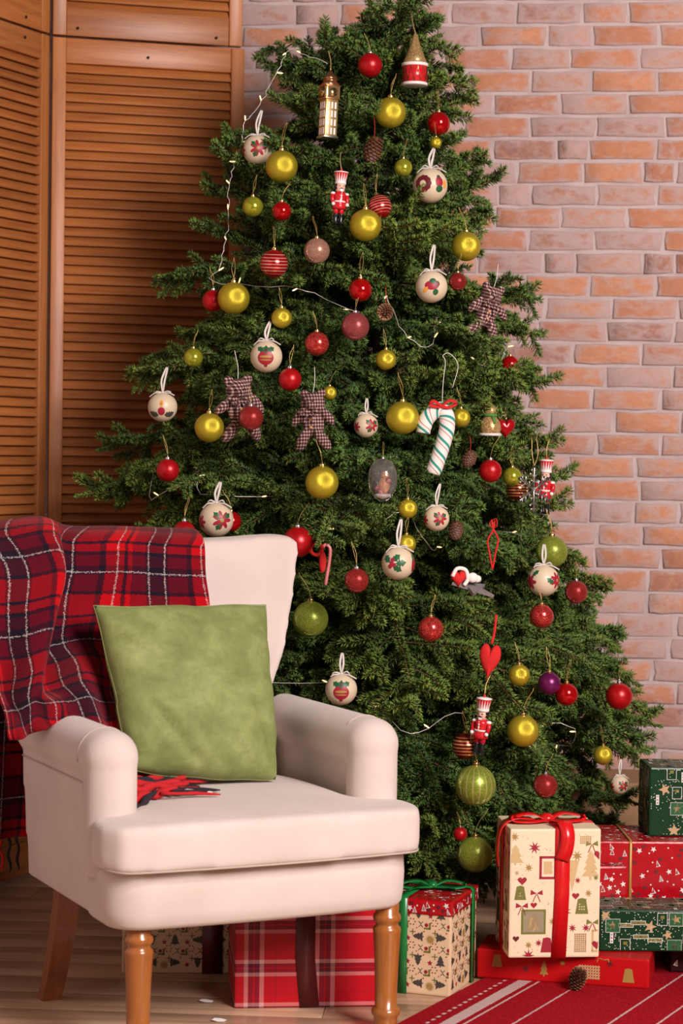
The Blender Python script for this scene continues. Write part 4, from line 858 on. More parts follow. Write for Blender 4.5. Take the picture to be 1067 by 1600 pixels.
# --- nutcrackers (unit height)
def nutcracker(px, py, hpx, label, yaw=0.0, tilt=0.0, fac=1.02):
    p, D = place(px, py, fac); h = hpx * D / F; root = empty('nutcracker_ornament', p - np.array([0, 0, h / 2]), yaw, label, 'ornament', 'nutcracker soldiers'); root.rotation_euler.y = tilt; root.scale = (h, h, h)
    def part(nm, mb, mats): return mb.obj(nm, mats, root)
    bt = MB()
    for s in (-1, 1): bt.lathe([(.052, 0), (.055, .02), (.045, .05), (.042, .17), (.05, .19)], 14, X=TR(s * .05, 0, 0)); bt.ball((s * .05, -.035, .022), (.045, .06, .022), seg=12, rings=8)
    part('boots', bt, 'black_gloss'); lg = MB()
    for s in (-1, 1): lg.lathe([(.045, .18), (.048, .33)], 14, X=TR(s * .05, 0, 0))
    part('trousers', lg, 'red_paint')
    part('coat', MB().lathe([(.125, .27), (.118, .33), (.10, .40), (.105, .48), (.115, .53), (.08, .565), (.03, .58)], 20), 'red_paint')
    part('belt', MB().lathe([(.108, .385), (.108, .41)], 20), 'white_paint'); part('epaulettes', MB().ball((-.125, 0, .535), (.045, .045, .03), seg=12, rings=8).ball((.125, 0, .535), (.045, .045, .03), seg=12, rings=8), 'white_paint')
    for s in (-1, 1):
        a = MB().tube([(s * .125, 0, .53), (s * .14, -.01, .45), (s * .13, -.05, .37)], [.038, .036, .032], 10).obj('arm', 'red_paint', root); MB().ball((s * .128, -.06, .35), .034, seg=10, rings=8).obj('hand', 'white_paint', a)
    part('buttons', MB().ball((0, -.105, .50), .016, seg=8, rings=6).ball((0, -.10, .45), .016, seg=8, rings=6).box((0, -.105, .475), (.012, .01, .15)), 'white_paint')
    hd = part('head', MB().lathe([(.05, .56), (.082, .59), (.088, .65), (.085, .71)], 18), 'skin_paint')
    MB().box((-.032, -.086, .668), (.022, .012, .014)).box((.032, -.086, .668), (.022, .012, .014)).box((0, -.09, .622), (.06, .012, .014)).obj('eyes_and_moustache', 'black_gloss', hd); MB().ball((0, -.09, .645), .014, seg=8, rings=6).obj('nose', 'skin_paint', hd); MB().box((0, -.08, .59), (.05, .02, .04)).obj('beard', 'white_paint', hd)
    part('hair', MB().lathe([(.075, .58), (.098, .61), (.10, .70), (.09, .715)], 18, X=TR(0, .022, 0)), 'black_gloss')
    ht = MB(); ht.lathe([(.098, .70), (.10, .735), (.098, .74)], 18, 1)
    k = 16
    for i in range(k):
        a0, a1 = 2 * PI * i / k, 2 * PI * (i + 1) / k; q = lambda a, r, z: (r * math.cos(a), r * math.sin(a), z); am = (a0 + a1) / 2
        ht.add([q(a0, .092, .74), q(a1, .092, .74), q(am, .124, .90)], [(0, 1, 2)], 1, False); ht.add([q(a1, .092, .74), q(a1 + PI / k, .124, .90), q(am, .124, .90)], [(0, 1, 2)], 0, False)
    ht.lathe([(.124, .90), (.128, .915), (.05, .93), (.001, .932)], 18, 1); part('hat', ht, ['red_paint', 'white_paint'])
    part('hanging_knob', MB().ball((0, 0, .95), .025, seg=10, rings=8), 'red_paint'); part('thread', MB().tube(catmull([(0, 0, .96), (-.02, .05, 1.12), (.01, .12, 1.28)], 4), .008, 5), 'gold_thread')
nutcracker(528, 306, 90, 'upper red nutcracker soldier hanging near the tree top', .35, .06); nutcracker(850, 757, 92, 'red nutcracker soldier at the right tree edge beside the snowflake', -.3, .04); nutcracker(748, 1130, 98, 'lowest red nutcracker soldier in the lower middle', -.5, .10)
# --- clock tower
p, D = place(512, 163, 1.02); h = 106 * D / F
ct = empty('clock_tower_ornament', p - np.array([0, 0, h / 2]), .5, 'golden clock tower ornament with copper spire near the tree top', 'ornament'); ct.scale = (h,) * 3; ct.rotation_euler.y = .04
MB().box((0, 0, .29), (.205, .205, .58), bev=.008).obj('tower', 'tower_gold', ct); MB().box((0, 0, .015), (.24, .24, .03), bev=.006).obj('base', 'silver_metal', ct)
for k in range(4):
    X = RZ(k * PI / 2)
    pn = MB()
    for i in range(3):
        for j in range(4): pn.box((-.055 + .055 * i, -.1045, .10 + .125 * j), (.028, .006, .095), X=X)
    pn.obj('window_panels', 'white_paint', ct)
    fb = MB().box((0, -.118, .665), (.17, .01, .16), X=X).obj('clock_panel', 'tower_dark', ct); MB().lathe([(.065, 0), (.062, .008)], 24, X=X @ TR(0, -.124, .665) @ RX(PI / 2)).obj('clock_face', 'gold_metal', fb)
    MB().box((0, -.135, .685), (.010, .004, .05), X=X).box((.018, -.135, .662), (.04, .004, .010), X=X).obj('clock_hands', 'black_gloss', fb)
MB().box((0, 0, .665), (.228, .228, .19), bev=.008).obj('clock_stage', 'tower_gold', ct); MB().box((0, 0, .575), (.25, .25, .022), bev=.004).box((0, 0, .765), (.25, .25, .018), bev=.004).obj('cornice', 'copper_metal', ct)
MB().loft([[(s * q, t * q, z) for s, t in ((-1, -1), (1, -1), (1, 1), (-1, 1))] for q, z in ((.115, .77), (.075, .83), (.072, .87), (.082, .875), (.05, .92), (.012, 1.0))]).obj('spire', 'copper_metal', ct)
MB().tube(catmull([(0, 0, 1.0), (.02, .05, 1.15), (0, .1, 1.3)], 4), .008, 5).obj('thread', 'gold_thread', ct)
# --- toy drum with a gnome hat
p, D = place(648, 112, 1.02); h = 40 * D / F
dr = empty('toy_drum_ornament', p - np.array([0, 0, h * .55]), .2, 'toy drum ornament with gold hat at the top right of the tree', 'ornament'); dr.scale = (h,) * 3
MB().lathe([(.46, .05), (.48, .78)], 28).obj('drum_shell', 'red_paint', dr); MB().lathe([(.47, 0), (.51, .02), (.51, .10), (.47, .12)], 28).lathe([(.48, .74), (.52, .76), (.52, .86), (.40, .88), (.001, .88)], 28).obj('hoops', 'white_paint', dr)
zz = [(.485 * math.cos(a), .485 * math.sin(a), .12 if k % 2 else .74) for k, a in enumerate(np.linspace(0, 2 * PI, 25))]; MB().tube(zz, .022, 5).obj('lacing', 'gold_metal', dr)
MB().lathe([(.42, .86), (.46, .92), (.36, 1.15), (.22, 1.5), (.12, 1.85), (.02, 2.1)], 22).obj('hat', 'gold_glitter', dr); MB().tube(catmull([(0, 0, 2.05), (-.08, .1, 2.4), (-.12, .2, 2.9)], 4), .018, 5).obj('thread', 'gold_thread', dr)
# --- gingham bears: one soft body, bow and buttons as parts
def bear(px, py, hpx, label, rot, seed, fac=1.0):
    p, D = place(px, py, fac); h = hpx * D / F; root = empty('gingham_bear', p, 0, label, 'ornament', 'gingham cloth bears'); root.rotation_euler = rot
    r = random.Random(seed); mb = MB(); mb.ball((0, 0, .28 * h), (.19 * h, .16 * h, .17 * h), seg=24, rings=14); mb.ball((0, 0, -.03 * h), (.18 * h, .14 * h, .23 * h), seg=24, rings=14); mb.ball((0, -.13 * h, .25 * h), (.08 * h, .07 * h, .065 * h), seg=14, rings=10)
    for s in (-1, 1):
        mb.ball((s * .14 * h, .0, .43 * h), (.075 * h, .05 * h, .075 * h), seg=14, rings=10)
        mb.ball((0, 0, 0), (.075 * h, .075 * h, .18 * h), seg=16, rings=10, X=TR(s * .24 * h, -.03 * h, .07 * h) @ RY(-s * (.75 + r.uniform(-.25, .25)))); mb.ball((0, 0, 0), (.09 * h, .10 * h, .20 * h), seg=16, rings=10, X=TR(s * .17 * h, -.07 * h, -.30 * h) @ RY(-s * (.5 + r.uniform(-.2, .2))) @ RX(.3))
    remesh(mb, 'body', 'gingham', .004, 2, root); bw = MB(); z = .13 * h
    for s in (-1, 1):
        bw.ribbon(catmull([(0, -.155 * h, z), (s * .10 * h, -.19 * h, z + .05 * h), (s * .14 * h, -.18 * h, z - .01 * h), (0, -.16 * h, z - .01 * h)], 5), (0, .4, 1), .05 * h, .001); bw.ribbon(catmull([(0, -.16 * h, z), (s * .06 * h, -.19 * h, z - .08 * h), (s * .08 * h, -.18 * h, z - .16 * h)], 4), (1, .3, 0), .03 * h, .001)
    bw.tube([(.15 * h * math.cos(a), .125 * h * math.sin(a), z) for a in np.linspace(0, 2 * PI, 20)], .018 * h, 6).obj('neck_bow', 'gingham', root)
    for z in (.02, -.10): MB().ball((0, -.14 * h, z * h), (.025 * h, .012 * h, .025 * h), seg=10, rings=6).obj('button', 'button_tan', root)
    MB().ball((-.06 * h, -.165 * h, .31 * h), .014 * h, seg=8, rings=6).ball((.06 * h, -.165 * h, .31 * h), .014 * h, seg=8, rings=6).ball((0, -.20 * h, .265 * h), .017 * h, seg=8, rings=6).obj('eyes_and_nose', 'black_gloss', root)
    MB().tube(catmull([(0, 0, .43 * h), (.02 * h, .05 * h, .62 * h), (0, .12 * h, .85 * h)], 4), .0009, 5).obj('thread', 'white_thread', root)
bear(760, 488, 92, 'gingham cloth bear at the right tree edge', (.1, .25, .3), 1); bear(375, 640, 108, 'gingham cloth bear behind a red glitter bauble', (.1, -.1, .2), 2, .95); bear(490, 658, 100, 'gingham cloth bear in the middle of the tree', (0, -.05, -.35), 3)
# --- candy cane
p, D = place(687, 690, 1.03); s = D / F
cn = empty('candy_cane', p, 0, 'striped cloth candy cane in white teal and pink', 'ornament')
def cp_(l, y=0.0): return [((x - 687) * s, y, (690 - yy) * s) for x, yy in l]
q = catmull(cp_([(661, 677), (664, 659), (675, 645), (688, 640), (697, 650), (698, 668), (693, 690), (687, 710), (681, 728), (677, 740)]), 6); q = [tuple(v) for v in q]
MB().tube(q, [12.3 * s * (1 if 2 < i < len(q) - 2 else .9) for i in range(len(q))], 16, uv=True).obj('cane', 'cane_cloth', cn)
MB().ribbon(catmull(cp_([(688, 636), (700, 626), (712, 630), (698, 637), (686, 633), (676, 627), (670, 633), (686, 637)], -.024), 5), (0, .5, 1), .008, .001).obj('bow', 'felt_red', cn)
MB().tube(catmull(cp_([(690, 636), (691, 600), (694, 565), (690, 556), (700, 552), (714, 570), (706, 605)], .01), 5), .0009, 6).obj('cord', 'white_thread', cn)
# --- hearts
def heart_pts(n=40, sx=1.0, sy=1.0): return [(sx * 16 * math.sin(t) ** 3 / 16, sy * (13 * math.cos(t) - 5 * math.cos(2 * t) - 2 * math.cos(3 * t) - math.cos(4 * t)) / 16) for t in np.linspace(0, 2 * PI, n, endpoint=False)]
def puffy(out, th, mat, name, root, X=Matrix()):
    secs = [[(x * k, y, z * k) for x, z, y in [(a, b_, yy) for a, b_ in out]] for k, yy in ((.02, -th), (.45, -th * .93), (.75, -th * .7), (.93, -th * .38), (1, 0), (.93, th * .38), (.75, th * .7), (.45, th * .93), (.02, th))]
    return MB().loft(secs, X=X).obj(name, mat, root)
p, D = place(765, 1030, 1.03); s = D / F; ht = empty('felt_heart', p, -.2, 'long red felt heart hanging on a red cord', 'ornament'); puffy(heart_pts(40, 17 * s, 32 * s), .012, 'felt_red', 'heart', ht); ht.rotation_euler.y = .12
MB().ribbon(catmull([(0, -.002, 24 * s), (.002, .004, 45 * s), (0, .01, 70 * s)], 5), (1, 0, 0), .006, .001).obj('cord', 'felt_red', ht)
p, D = place(790, 668, .97); s = D / F; h2 = empty('glossy_heart', p, .2, 'glossy red heart beside the gold glitter figure', 'ornament'); puffy(heart_pts(40, 15 * s, 18 * s), .012, 'heart_gloss', 'heart', h2); link('cap', cap_me['gold_metal'], h2, (0, 0, 13 * s), scale=.016); link('thread', TH_ME['gold_thread'][1], h2, (0, 0, 13 * s), scale=.02)
# --- gold glitter figure with scarf
p, D = place(766, 655, 1.0); h = 52 * D / F; gf = empty('glitter_figure', p - np.array([0, 0, h / 2]), 0, 'gold glitter snowman figure with green scarf', 'ornament'); gf.scale = (h,) * 3
MB().lathe([(.28, .06), (.33, .2), (.30, .4), (.20, .56), (.17, .6)], 22).obj('body', 'gold_glitter', gf); MB().lathe([(.10, .60), (.19, .68), (.20, .78), (.13, .90), (.001, .95)], 22).obj('head', 'gold_glitter', gf); MB().lathe([(.33, 0), (.35, .03), (.33, .08)], 22).obj('snow_base', 'felt_white', gf)
MB().tube([(.19 * math.cos(a), .19 * math.sin(a), .62) for a in np.linspace(0, 2 * PI, 18)], .05, 8).ribbon([(.05, -.2, .62), (.10, -.27, .48), (.12, -.29, .36)], (1, .2, 0), .09, .02).obj('scarf', 'scarf_green', gf); link('thread', TH_ME['gold_thread'][0], gf, (0, 0, .7), scale=.3)
# --- silver snowflake
p, D = place(834, 765, 1.04); s = 34 * D / F; sf = empty('snowflake_ornament', p, .6, 'silver snowflake ornament at the right tree edge', 'ornament'); sf.scale = (s, s, s * 1.05); mb = MB()
for k in range(6):
    X = RX(PI / 2) @ RZ(k * PI / 3 + PI / 6); mb.box((.48, 0, 0), (.96, .075, .10), X=X, bev=.02)
    for d, q in ((.30, .22), (.55, .30), (.78, .20)):
        for sg in (-1, 1): mb.box((q / 2, 0, 0), (q, .07, .09), X=X @ TR(d, 0, 0) @ RZ(sg * 1.0), bev=.02)
    mb.extrude([(.84, 0), (.95, .09), (1.08, 0), (.95, -.09)], .09, X=X)
mb.obj('crystal', 'silver_metal', sf); MB().tube(catmull([(0, 0, 1.0), (-.06, .1, 1.6), (0, .2, 2.3)], 4), .016, 5).tube(catmull([(0, 0, 1.0), (.3, .1, 1.6), (.25, .2, 2.3)], 4), .016, 5).obj('thread', 'gold_thread', sf)
# --- clear glass egg with a dried flower scene inside
p, D = place(598, 750, 1.02); s = D / F; eg = empty('glass_egg_ornament', p, 0, 'clear glass egg ornament with a tiny figure inside', 'ornament')
pr = [(max(1e-6, 23 * s * math.sin(t) * (1 - .08 * math.cos(t))), -34 * s * math.cos(t)) for t in np.linspace(0, PI, 24)]; MB().lathe(pr, 32).obj('glass_shell', 'glass', eg)
MB().lathe([(.001, -28 * s), (12 * s, -25 * s), (11 * s, -21 * s), (.001, -19 * s)], 16).obj('inner_base', 'felt_white', eg); MB().ball((2 * s, 0, -8 * s), (8 * s, 7 * s, 13 * s), seg=16, rings=10).ball((3 * s, -2 * s, 8 * s), 6 * s, seg=14, rings=10).obj('figure', 'button_tan', eg)
MB().ball((8 * s, -4 * s, 0), 5 * s, seg=10, rings=8).ball((-3 * s, -6 * s, -17 * s), 4 * s, seg=10, rings=8).ball((-8 * s, -2 * s, -12 * s), 3 * s, seg=10, rings=8).obj('berries', 'dusty_glitter', eg)
link('cap', cap_me['silver_metal'], eg, (0, 0, 33 * s), scale=.022); link('thread', TH_ME['gold_thread'][2], eg, (0, 0, 33 * s), scale=.026)
# --- grey star with a felt hat figure
p, D = place(735, 912, 1.04); s = D / F; st = empty('wooden_star', p, .3, 'grey wooden star with a red and white felt cap on top', 'ornament')
def starp(n, R, r, ph=PI / 2): return [((R if k % 2 == 0 else r) * math.cos(ph + PI * k / n), (R if k % 2 == 0 else r) * math.sin(ph + PI * k / n)) for k in range(2 * n)]
MB().extrude(starp(5, 36 * s, 14 * s), .008, X=TR(4 * s, 0, -6 * s) @ RX(.35) @ RY(.2) @ RZ(.3)).obj('star', 'star_grey', st)
puffy(heart_pts(30, 13 * s, 15 * s), .012, 'felt_red', 'felt_cap', st, TR(-22 * s, -.006, 10 * s)); MB().tube(catmull([(-33 * s, -.012, 12 * s), (-26 * s, -.014, 24 * s), (-12 * s, -.014, 22 * s), (-8 * s, -.014, 8 * s), (-14 * s, -.014, -2 * s)], 5), 3.2 * s, 8).obj('white_trim', 'felt_white', st)
MB().ball((0, -.014, 10 * s), (9 * s, 6 * s, 8 * s), seg=14, rings=8).ball((8 * s, -.012, 8 * s), (7 * s, 5 * s, 6 * s), seg=14, rings=8).obj('white_beard', 'felt_white', st)
# --- small red and white cane with red bow, near the chair back
p, D = place(506, 880, 1.03); s = D / F; sc_ = empty('small_candy_cane', p, 0, 'small red candy cane with red bow right of the chair back', 'ornament')
MB().tube(catmull([(-4 * s, 0, 22 * s), (2 * s, 0, 29 * s), (9 * s, 0, 24 * s), (9 * s, 0, 8 * s), (5 * s, 0, -20 * s), (3 * s, 0, -34 * s)], 6), 2.6 * s, 8).obj('cane', 'pink_paint', sc_)
MB().ball((-2 * s, -.008, 2 * s), (6 * s, 5 * s, 17 * s), seg=14, rings=10).tube([(-12 * s + 9 * s * math.cos(a), -.006, 22 * s + 9 * s * math.sin(a)) for a in np.linspace(0, 2 * PI, 18)], 3 * s, 8).obj('bow', 'felt_red', sc_)
# --- red cord loop
p, D = place(770, 850, 1.02); s = D / F; rc = empty('red_cord_loop', p, 0, 'red cord loop hanging above the wooden star', 'ornament')
MB().tube(catmull([(0, 0, -40 * s), (-6 * s, 0, -10 * s), (-8 * s, 0, 6 * s), (0, 0, 22 * s), (3 * s, 0, 40 * s)], 5), 1.5 * s, 6).tube(catmull([(0, 0, -40 * s), (5 * s, 0, -10 * s), (8 * s, 0, 8 * s), (1 * s, 0, 22 * s), (-3 * s, 0, 38 * s)], 5), 1.5 * s, 6).obj('cord', 'felt_red', rc)
MB().ribbon(catmull([(0, 0, 25 * s), (-6 * s, -.004, 32 * s), (4 * s, -.004, 40 * s), (6 * s, 0, 28 * s), (0, 0, 25 * s)], 5), (.3, 1, 0), 6 * s, .001).obj('bow', 'felt_red', rc)
# --- string lights: one long clear wire spiralling round the tree with warm bulbs
sl = empty('string_lights', (.13, AXD, 0), 0, 'clear string lights with tiny warm bulbs wound around the tree', 'string lights')
off = np.array([.13, AXD, 0]); path = [P(x, y, D) - off for x, y, D in ((512, 100, 5.75), (470, 84, 5.78), (452, 79, 5.8), (440, 98, 5.8), (425, 128, 5.8), (406, 163, 5.8), (384, 190, 5.8), (378, 218, 5.8), (374, 240, 5.8), (362, 268, 5.8), (357, 300, 5.78), (358, 335, 5.76), (352, 375, 5.74), (344, 415, 5.72), (334, 440, 5.72))]
r_ = random.Random(5); az = 4.1; z = 1.70
while z > .35:
    R = Rz(z, az) * (r_.uniform(.55, .88) if math.sin(az) < 0 else .72); q = np.array([axis_x(z) - .13 + R * math.cos(az), R * math.sin(az), z + r_.uniform(-.06, .05)])
    if not in_chair(q + off): path.append(q)
    az += r_.uniform(.13, .22); z -= .0145
pp = catmull(path, 5); jit = [np.array(p_) + np.array([r_.uniform(-.004, .004) for _ in range(3)]) for p_ in pp]; MB().tube([tuple(q) for q in jit], .0010, 5).obj('wire', 'wire_clear', sl)
bm_ = MB().lathe([(.0012, -.004), (.0018, 0), (.0022, .005), (.0018, .010), (.0005, .013)], 8).mesh('bulb', 'bulb')
for k in range(6, len(jit) - 4, 6):
    d = Vector((r_.uniform(-1, 1), r_.uniform(-1, .2), r_.uniform(-.6, 1))).normalized(); link('bulb', bm_, sl, Vector(jit[k]) + d * .004, rot=d.to_track_quat('Z', 'Y').to_euler())
# ================================================================== GIFTS
def gift_box(nm, W, Dp, H, mat, root, bev=.005):
    bm = bmesh.new(); bmesh.ops.create_cube(bm, size=1.0)
    for v in bm.verts: v.co = Vector(((v.co.x + .5) * W, (v.co.y + .5) * Dp, (v.co.z + .5) * H))
    bmesh.ops.bevel(bm, geom=bm.edges[:], offset=bev, segments=2, affect='EDGES', profile=.6); uvl = bm.loops.layers.uv.new('UVMap')
    for f in bm.faces:
        n = f.normal; ax = max(range(3), key=lambda i: abs(n[i]))
        for l in f.loops:
            c = l.vert.co; l[uvl].uv = (c.x, c.z) if ax == 1 else ((c.y + .03, c.z) if ax == 0 else (c.x, c.y))
    me = bpy.data.meshes.new(nm); bm.to_mesh(me); bm.free(); me.materials.append(M_[mat]); [setattr(p, 'use_smooth', False) for p in me.polygons]; return link(nm, me, root)
INK = ['ink_red', 'ink_gold', 'ink_palegold', 'ink_olive', 'ink_dark', 'ink_white', 'ink_green', 'ink_wine', 'ink_tan', 'ink_brightred', 'cream_paper']
RD, GO, PG, OL, DKk, WH, GR, WI, TN, BR_ = range(10)
class Face:                                                  # flat print laid on one face of a box: local (u, v) in metres
    def __init__(s, mb, W, Dp, H, side):
        s.mb = mb; e = .0006
        s.f = {'front': lambda u, v: (u, -e, v), 'left': lambda u, v: (-e, Dp - u, v), 'right': lambda u, v: (W + e, u, v), 'top': lambda u, v: (u, v, H + e)}[side]
        s.w, s.h = {'front': (W, H), 'left': (Dp, H), 'right': (Dp, H), 'top': (W, Dp)}[side]; s.lv = 0
    def poly(s, pts, ink, cx=0, cy=0, sc=1.0, rot=0.0):
        c, q = math.cos(rot), math.sin(rot); pts = [(cx + sc * (x * c - y * q), cy + sc * (x * q + y * c)) for x, y in pts]
        m_ = .0035; pts = [(min(max(x, m_), s.w - m_), min(max(y, m_), s.h - m_)) for x, y in pts]
        ar = sum(pts[i][0] * pts[i - 1][1] - pts[i - 1][0] * pts[i][1] for i in range(len(pts)))
        if abs(ar) < 1e-7: return
        s.lv = (s.lv + 1) % 9; vs = [Vector(s.f(x, y)) for x, y in pts]
        s.mb.add(vs, [tuple(range(len(pts)))], ink, False)
    def star(s, x, y, r, ink, n=5, k=.42, rot=0.0): s.poly(starp(n, r, r * k), ink, x, y, 1, rot)
    def heart(s, x, y, r, ink): s.poly(heart_pts(22, r, r), ink, x, y)
    def dot(s, x, y, r, ink): s.poly(circ(r, 8), ink, x, y)
    def tree(s, x, y, h, ink, tiers=3, wd=.55, rot=0.0):
        L = [(.04 * 1, 0), (.04, .12)]
        for k in range(tiers):
            z = .12 + .88 * k / tiers; wk = wd / 2 * (1 - .75 * k / tiers); L += [(wk, z)]; L += [(wk * .45, z + .88 / tiers)] if k < tiers - 1 else [(0, 1)]
        s.poly([(a * h, (b_ - .5) * h) for a, b_ in L] + [(-a * h, (b_ - .5) * h) for a, b_ in L[::-1] if a > 0], ink, x, y, 1, rot)
    def rect(s, x, y, w_, h_, ink, rot=0.0): s.poly([(-w_ / 2, -h_ / 2), (w_ / 2, -h_ / 2), (w_ / 2, h_ / 2), (-w_ / 2, h_ / 2)], ink, x, y, 1, rot)
    def ring(s, x, y, w_, h_, t, ink):
        s.rect(x, y + h_ / 2, w_ + t, t, ink); s.rect(x, y - h_ / 2, w_ + t, t, ink); s.rect(x - w_ / 2, y, t, h_, ink); s.rect(x + w_ / 2, y, t, h_, ink)
    def check(s, x, y, w_, h_, n, m_, ink):
        for i in range(n): s.rect(x - w_ / 2 + w_ * (i + .5) / n, y, w_ / n * .45, h_, ink)
        for j in range(m_): s.rect(x, y - h_ / 2 + h_ * (j + .5) / m_, w_, h_ / m_ * .45, ink)
    def bell(s, x, y, h, ink): s.poly([(-.42 * h, -.5 * h), (.42 * h, -.5 * h), (.26 * h, .45 * h), (0, .52 * h), (-.26 * h, .45 * h)], ink, x, y)
    def chev(s, x, y, r, ink, rot): s.poly([(-r, -.5 * r), (0, .45 * r), (r, -.5 * r), (r, -.1 * r), (0, .9 * r), (-r, -.1 * r)], ink, x, y, 1, rot)
def gift(label, corner, yaw, W, Dp, H, mat, z0=0.0, prints=None, sides=('front', 'left', 'right', 'top'), box='wrapped_box', group='wrapped gifts by the tree', tilt=(0, 0)):
    root = empty('gift_box', (corner[0], corner[1], z0), yaw, label, 'gift', group); root.rotation_euler.x, root.rotation_euler.y = tilt
    gift_box(box, W, Dp, H, mat, root)
    if prints:
        mb = MB()
        for sd in sides: prints(Face(mb, W, Dp, H, sd), sd)
        mb.obj('printed_pattern', INK, root, kind='stuff')
    return root
def band(root, mat, pts, wd, side, th=.0016, name='ribbon'): return MB().ribbon(pts, side, wd, th).obj(name, mat, root)
def wrap_x(root, mat, x, W, Dp, H, wd, slant=0.0):          # ribbon over top and down front and back
    e = .0022; q = [(x + slant, -e, .0), (x, -e, H * .5), (x, -e, H - .004), (x, .004, H + e), (x, Dp / 2, H + e), (x, Dp - .004, H + e), (x, Dp + e, H - .004), (x, Dp + e, 0)]
    return band(root, mat, q, wd, (1, 0, 0))
def wrap_y(root, mat, y, W, Dp, H, wd, x0=0.0):
    e = .0022; q = [(-e, y, 0), (-e, y, H - .004), (.004, y, H + e), (W / 2, y, H + e), (W - .004, y, H + e), (W + e, y, H - .004), (W + e, y, 0)]; return band(root, mat, q, wd, (0, 1, 0))
def bow(root, mat, x, y, z, s, wd, tails=True, rz=0.0):
    mb = MB(); X = TR(x, y, z) @ RZ(rz)
    for sg in (-1, 1):
        mb.ribbon(catmull([(0, 0, .004), (sg * .45 * s, .1 * s, .22 * s), (sg * .95 * s, .05 * s, .16 * s), (sg * 1.0 * s, -.05 * s, .05 * s), (sg * .5 * s, -.12 * s, .03 * s), (0, 0, .006)], 6), (0, 1, .1), wd, .0012, X=X)
        if tails: mb.ribbon(catmull([(0, 0, .004), (sg * .5 * s, -.35 * s, .08 * s), (sg * .9 * s, -.6 * s, .015 * s)], 6), (-.6 * sg, 1, 0), wd, .0012, X=X)
    mb.ball((0, 0, .008), (wd * .55, wd * .6, wd * .35), seg=12, rings=8, X=X); return mb.obj('bow', mat, root)
def rand_print(seed, fn, n, gap):
    def go(fc, sd):
        r = random.Random(seed + hash(sd) % 7 if False else seed + len(sd)); pts = []
        for _ in range(n * 14):
            x, y = r.uniform(.01, fc.w - .01), r.uniform(.01, fc.h - .01)
            if all((x - a) ** 2 + (y - b_) ** 2 > gap * gap for a, b_ in pts): pts.append((x, y)); fn(fc, x, y, r, len(pts))
            if len(pts) >= n: break
    return go
# 1 red plaid box under the chair
c = ground(366, 1576); g1 = gift('red tartan paper gift under the armchair', c[:2], math.radians(6), .350, .26, .235, 'plaid_paper'); wrap_x(g1, 'wine_satin', .163, .350, .26, .235, .045, .012)
# 2 shaded folk-print box with wine ribbon behind it
def folk(fc, sd):
    S = .056; nx, ny = int(fc.w / S) + 1, int(fc.h / S) + 1
    for i in range(nx):
        for j in range(ny):
            x, y = .012 + i * S, .016 + j * S; k = (i + 2 * j) % 4
            if sd == 'top': continue
            fc.tree(x + .006, y + .012, .028, DKk, 3, .85, (0, PI / 2, -PI / 2, PI)[k]); fc.star(x + .036, y + .006, .0125 if k == 1 else .007, GO if k == 1 else RD, 12 if k == 1 else 5, .5)
            fc.rect(x + .028, y + .032, .016, .0045, OL); fc.rect(x + .0345, y + .038, .0045, .016, OL); fc.dot(x + .026, y + .040, .0048, RD)
            fc.chev(x + .012, y + .036, .0055, DKk, 0); fc.chev(x + .012, y + .046, .0055, DKk, PI); fc.rect(x + .048, y + .022, .0022, .014, OL); fc.rect(x + .048, y + .022, .014, .0022, OL)
            for q in range(6): fc.dot(x + .046 + .0075 * math.cos(q * PI / 3), y + .046 + .0075 * math.sin(q * PI / 3), .0018, RD)
            fc.dot(x + .020, y + .024, .0018, RD); fc.dot(x + .002, y + .032, .0016, RD)
c = ground(190, 1521); g2 = gift('folk print gift in shadow behind the armchair front leg', c[:2], math.radians(3), .265, .2, .17, 'tan_paper', prints=folk, sides=('front', 'left')); wrap_x(g2, 'wine_satin', .222, .265, .2, .17, .05)
# 3 folk-print box with red lid and green ribbon: nearest corner is bottom right of its left face
yaw3 = -math.radians(20); c = ground(703, 1559); W3, D3, H3 = .155, .215, .205; cx3 = c[0] - W3 * math.cos(yaw3); cy3 = c[1] - W3 * math.sin(yaw3)
g3 = gift('folk print gift with red lid and green ribbon beside the chair leg', (cx3, cy3), yaw3, W3, D3, H3, 'tan_paper', prints=folk, sides=('front', 'right'))
def white_on_red(fc, x, y, r, k):
    t = k % 4
    if t == 0: fc.star(x, y, .008, WH, 5, .45, r.uniform(0, 6))
    elif t == 1:
        fc.poly([(-.006, -.008), (.006, -.008), (0, .009)], WH, x, y, 1, r.uniform(-.4, .4)); fc.poly([(-.0042, -.0068), (.0042, -.0068), (0, .0055)], BR_, x, y)
    elif t == 2: fc.dot(x, y, .0022, WH)
    else: fc.heart(x, y, .006, WI)
lid = gift_box('lid', W3 + .008, D3 + .008, .036, 'red_paper', g3); lid.location = (-.004, -.004, H3 - .012)
mb = MB(); rp = rand_print(5, white_on_red, 60, .012)
for sd in ('front', 'right', 'top'): rp(Face(mb, W3 + .008, D3 + .008, .036, sd), sd)
mb.obj('printed_pattern', INK, lid, kind='stuff')
wrap_x(g3, 'green_satin', .036, W3, D3 + .004, H3 + .026, .024).location = (0, -.004, 0); wrap_y(g3, 'green_satin', .165, W3 + .004, D3, H3 + .026, .024)
bow(g3, 'green_satin', .07, .12, H3 + .028, .075, .022, True, .4)
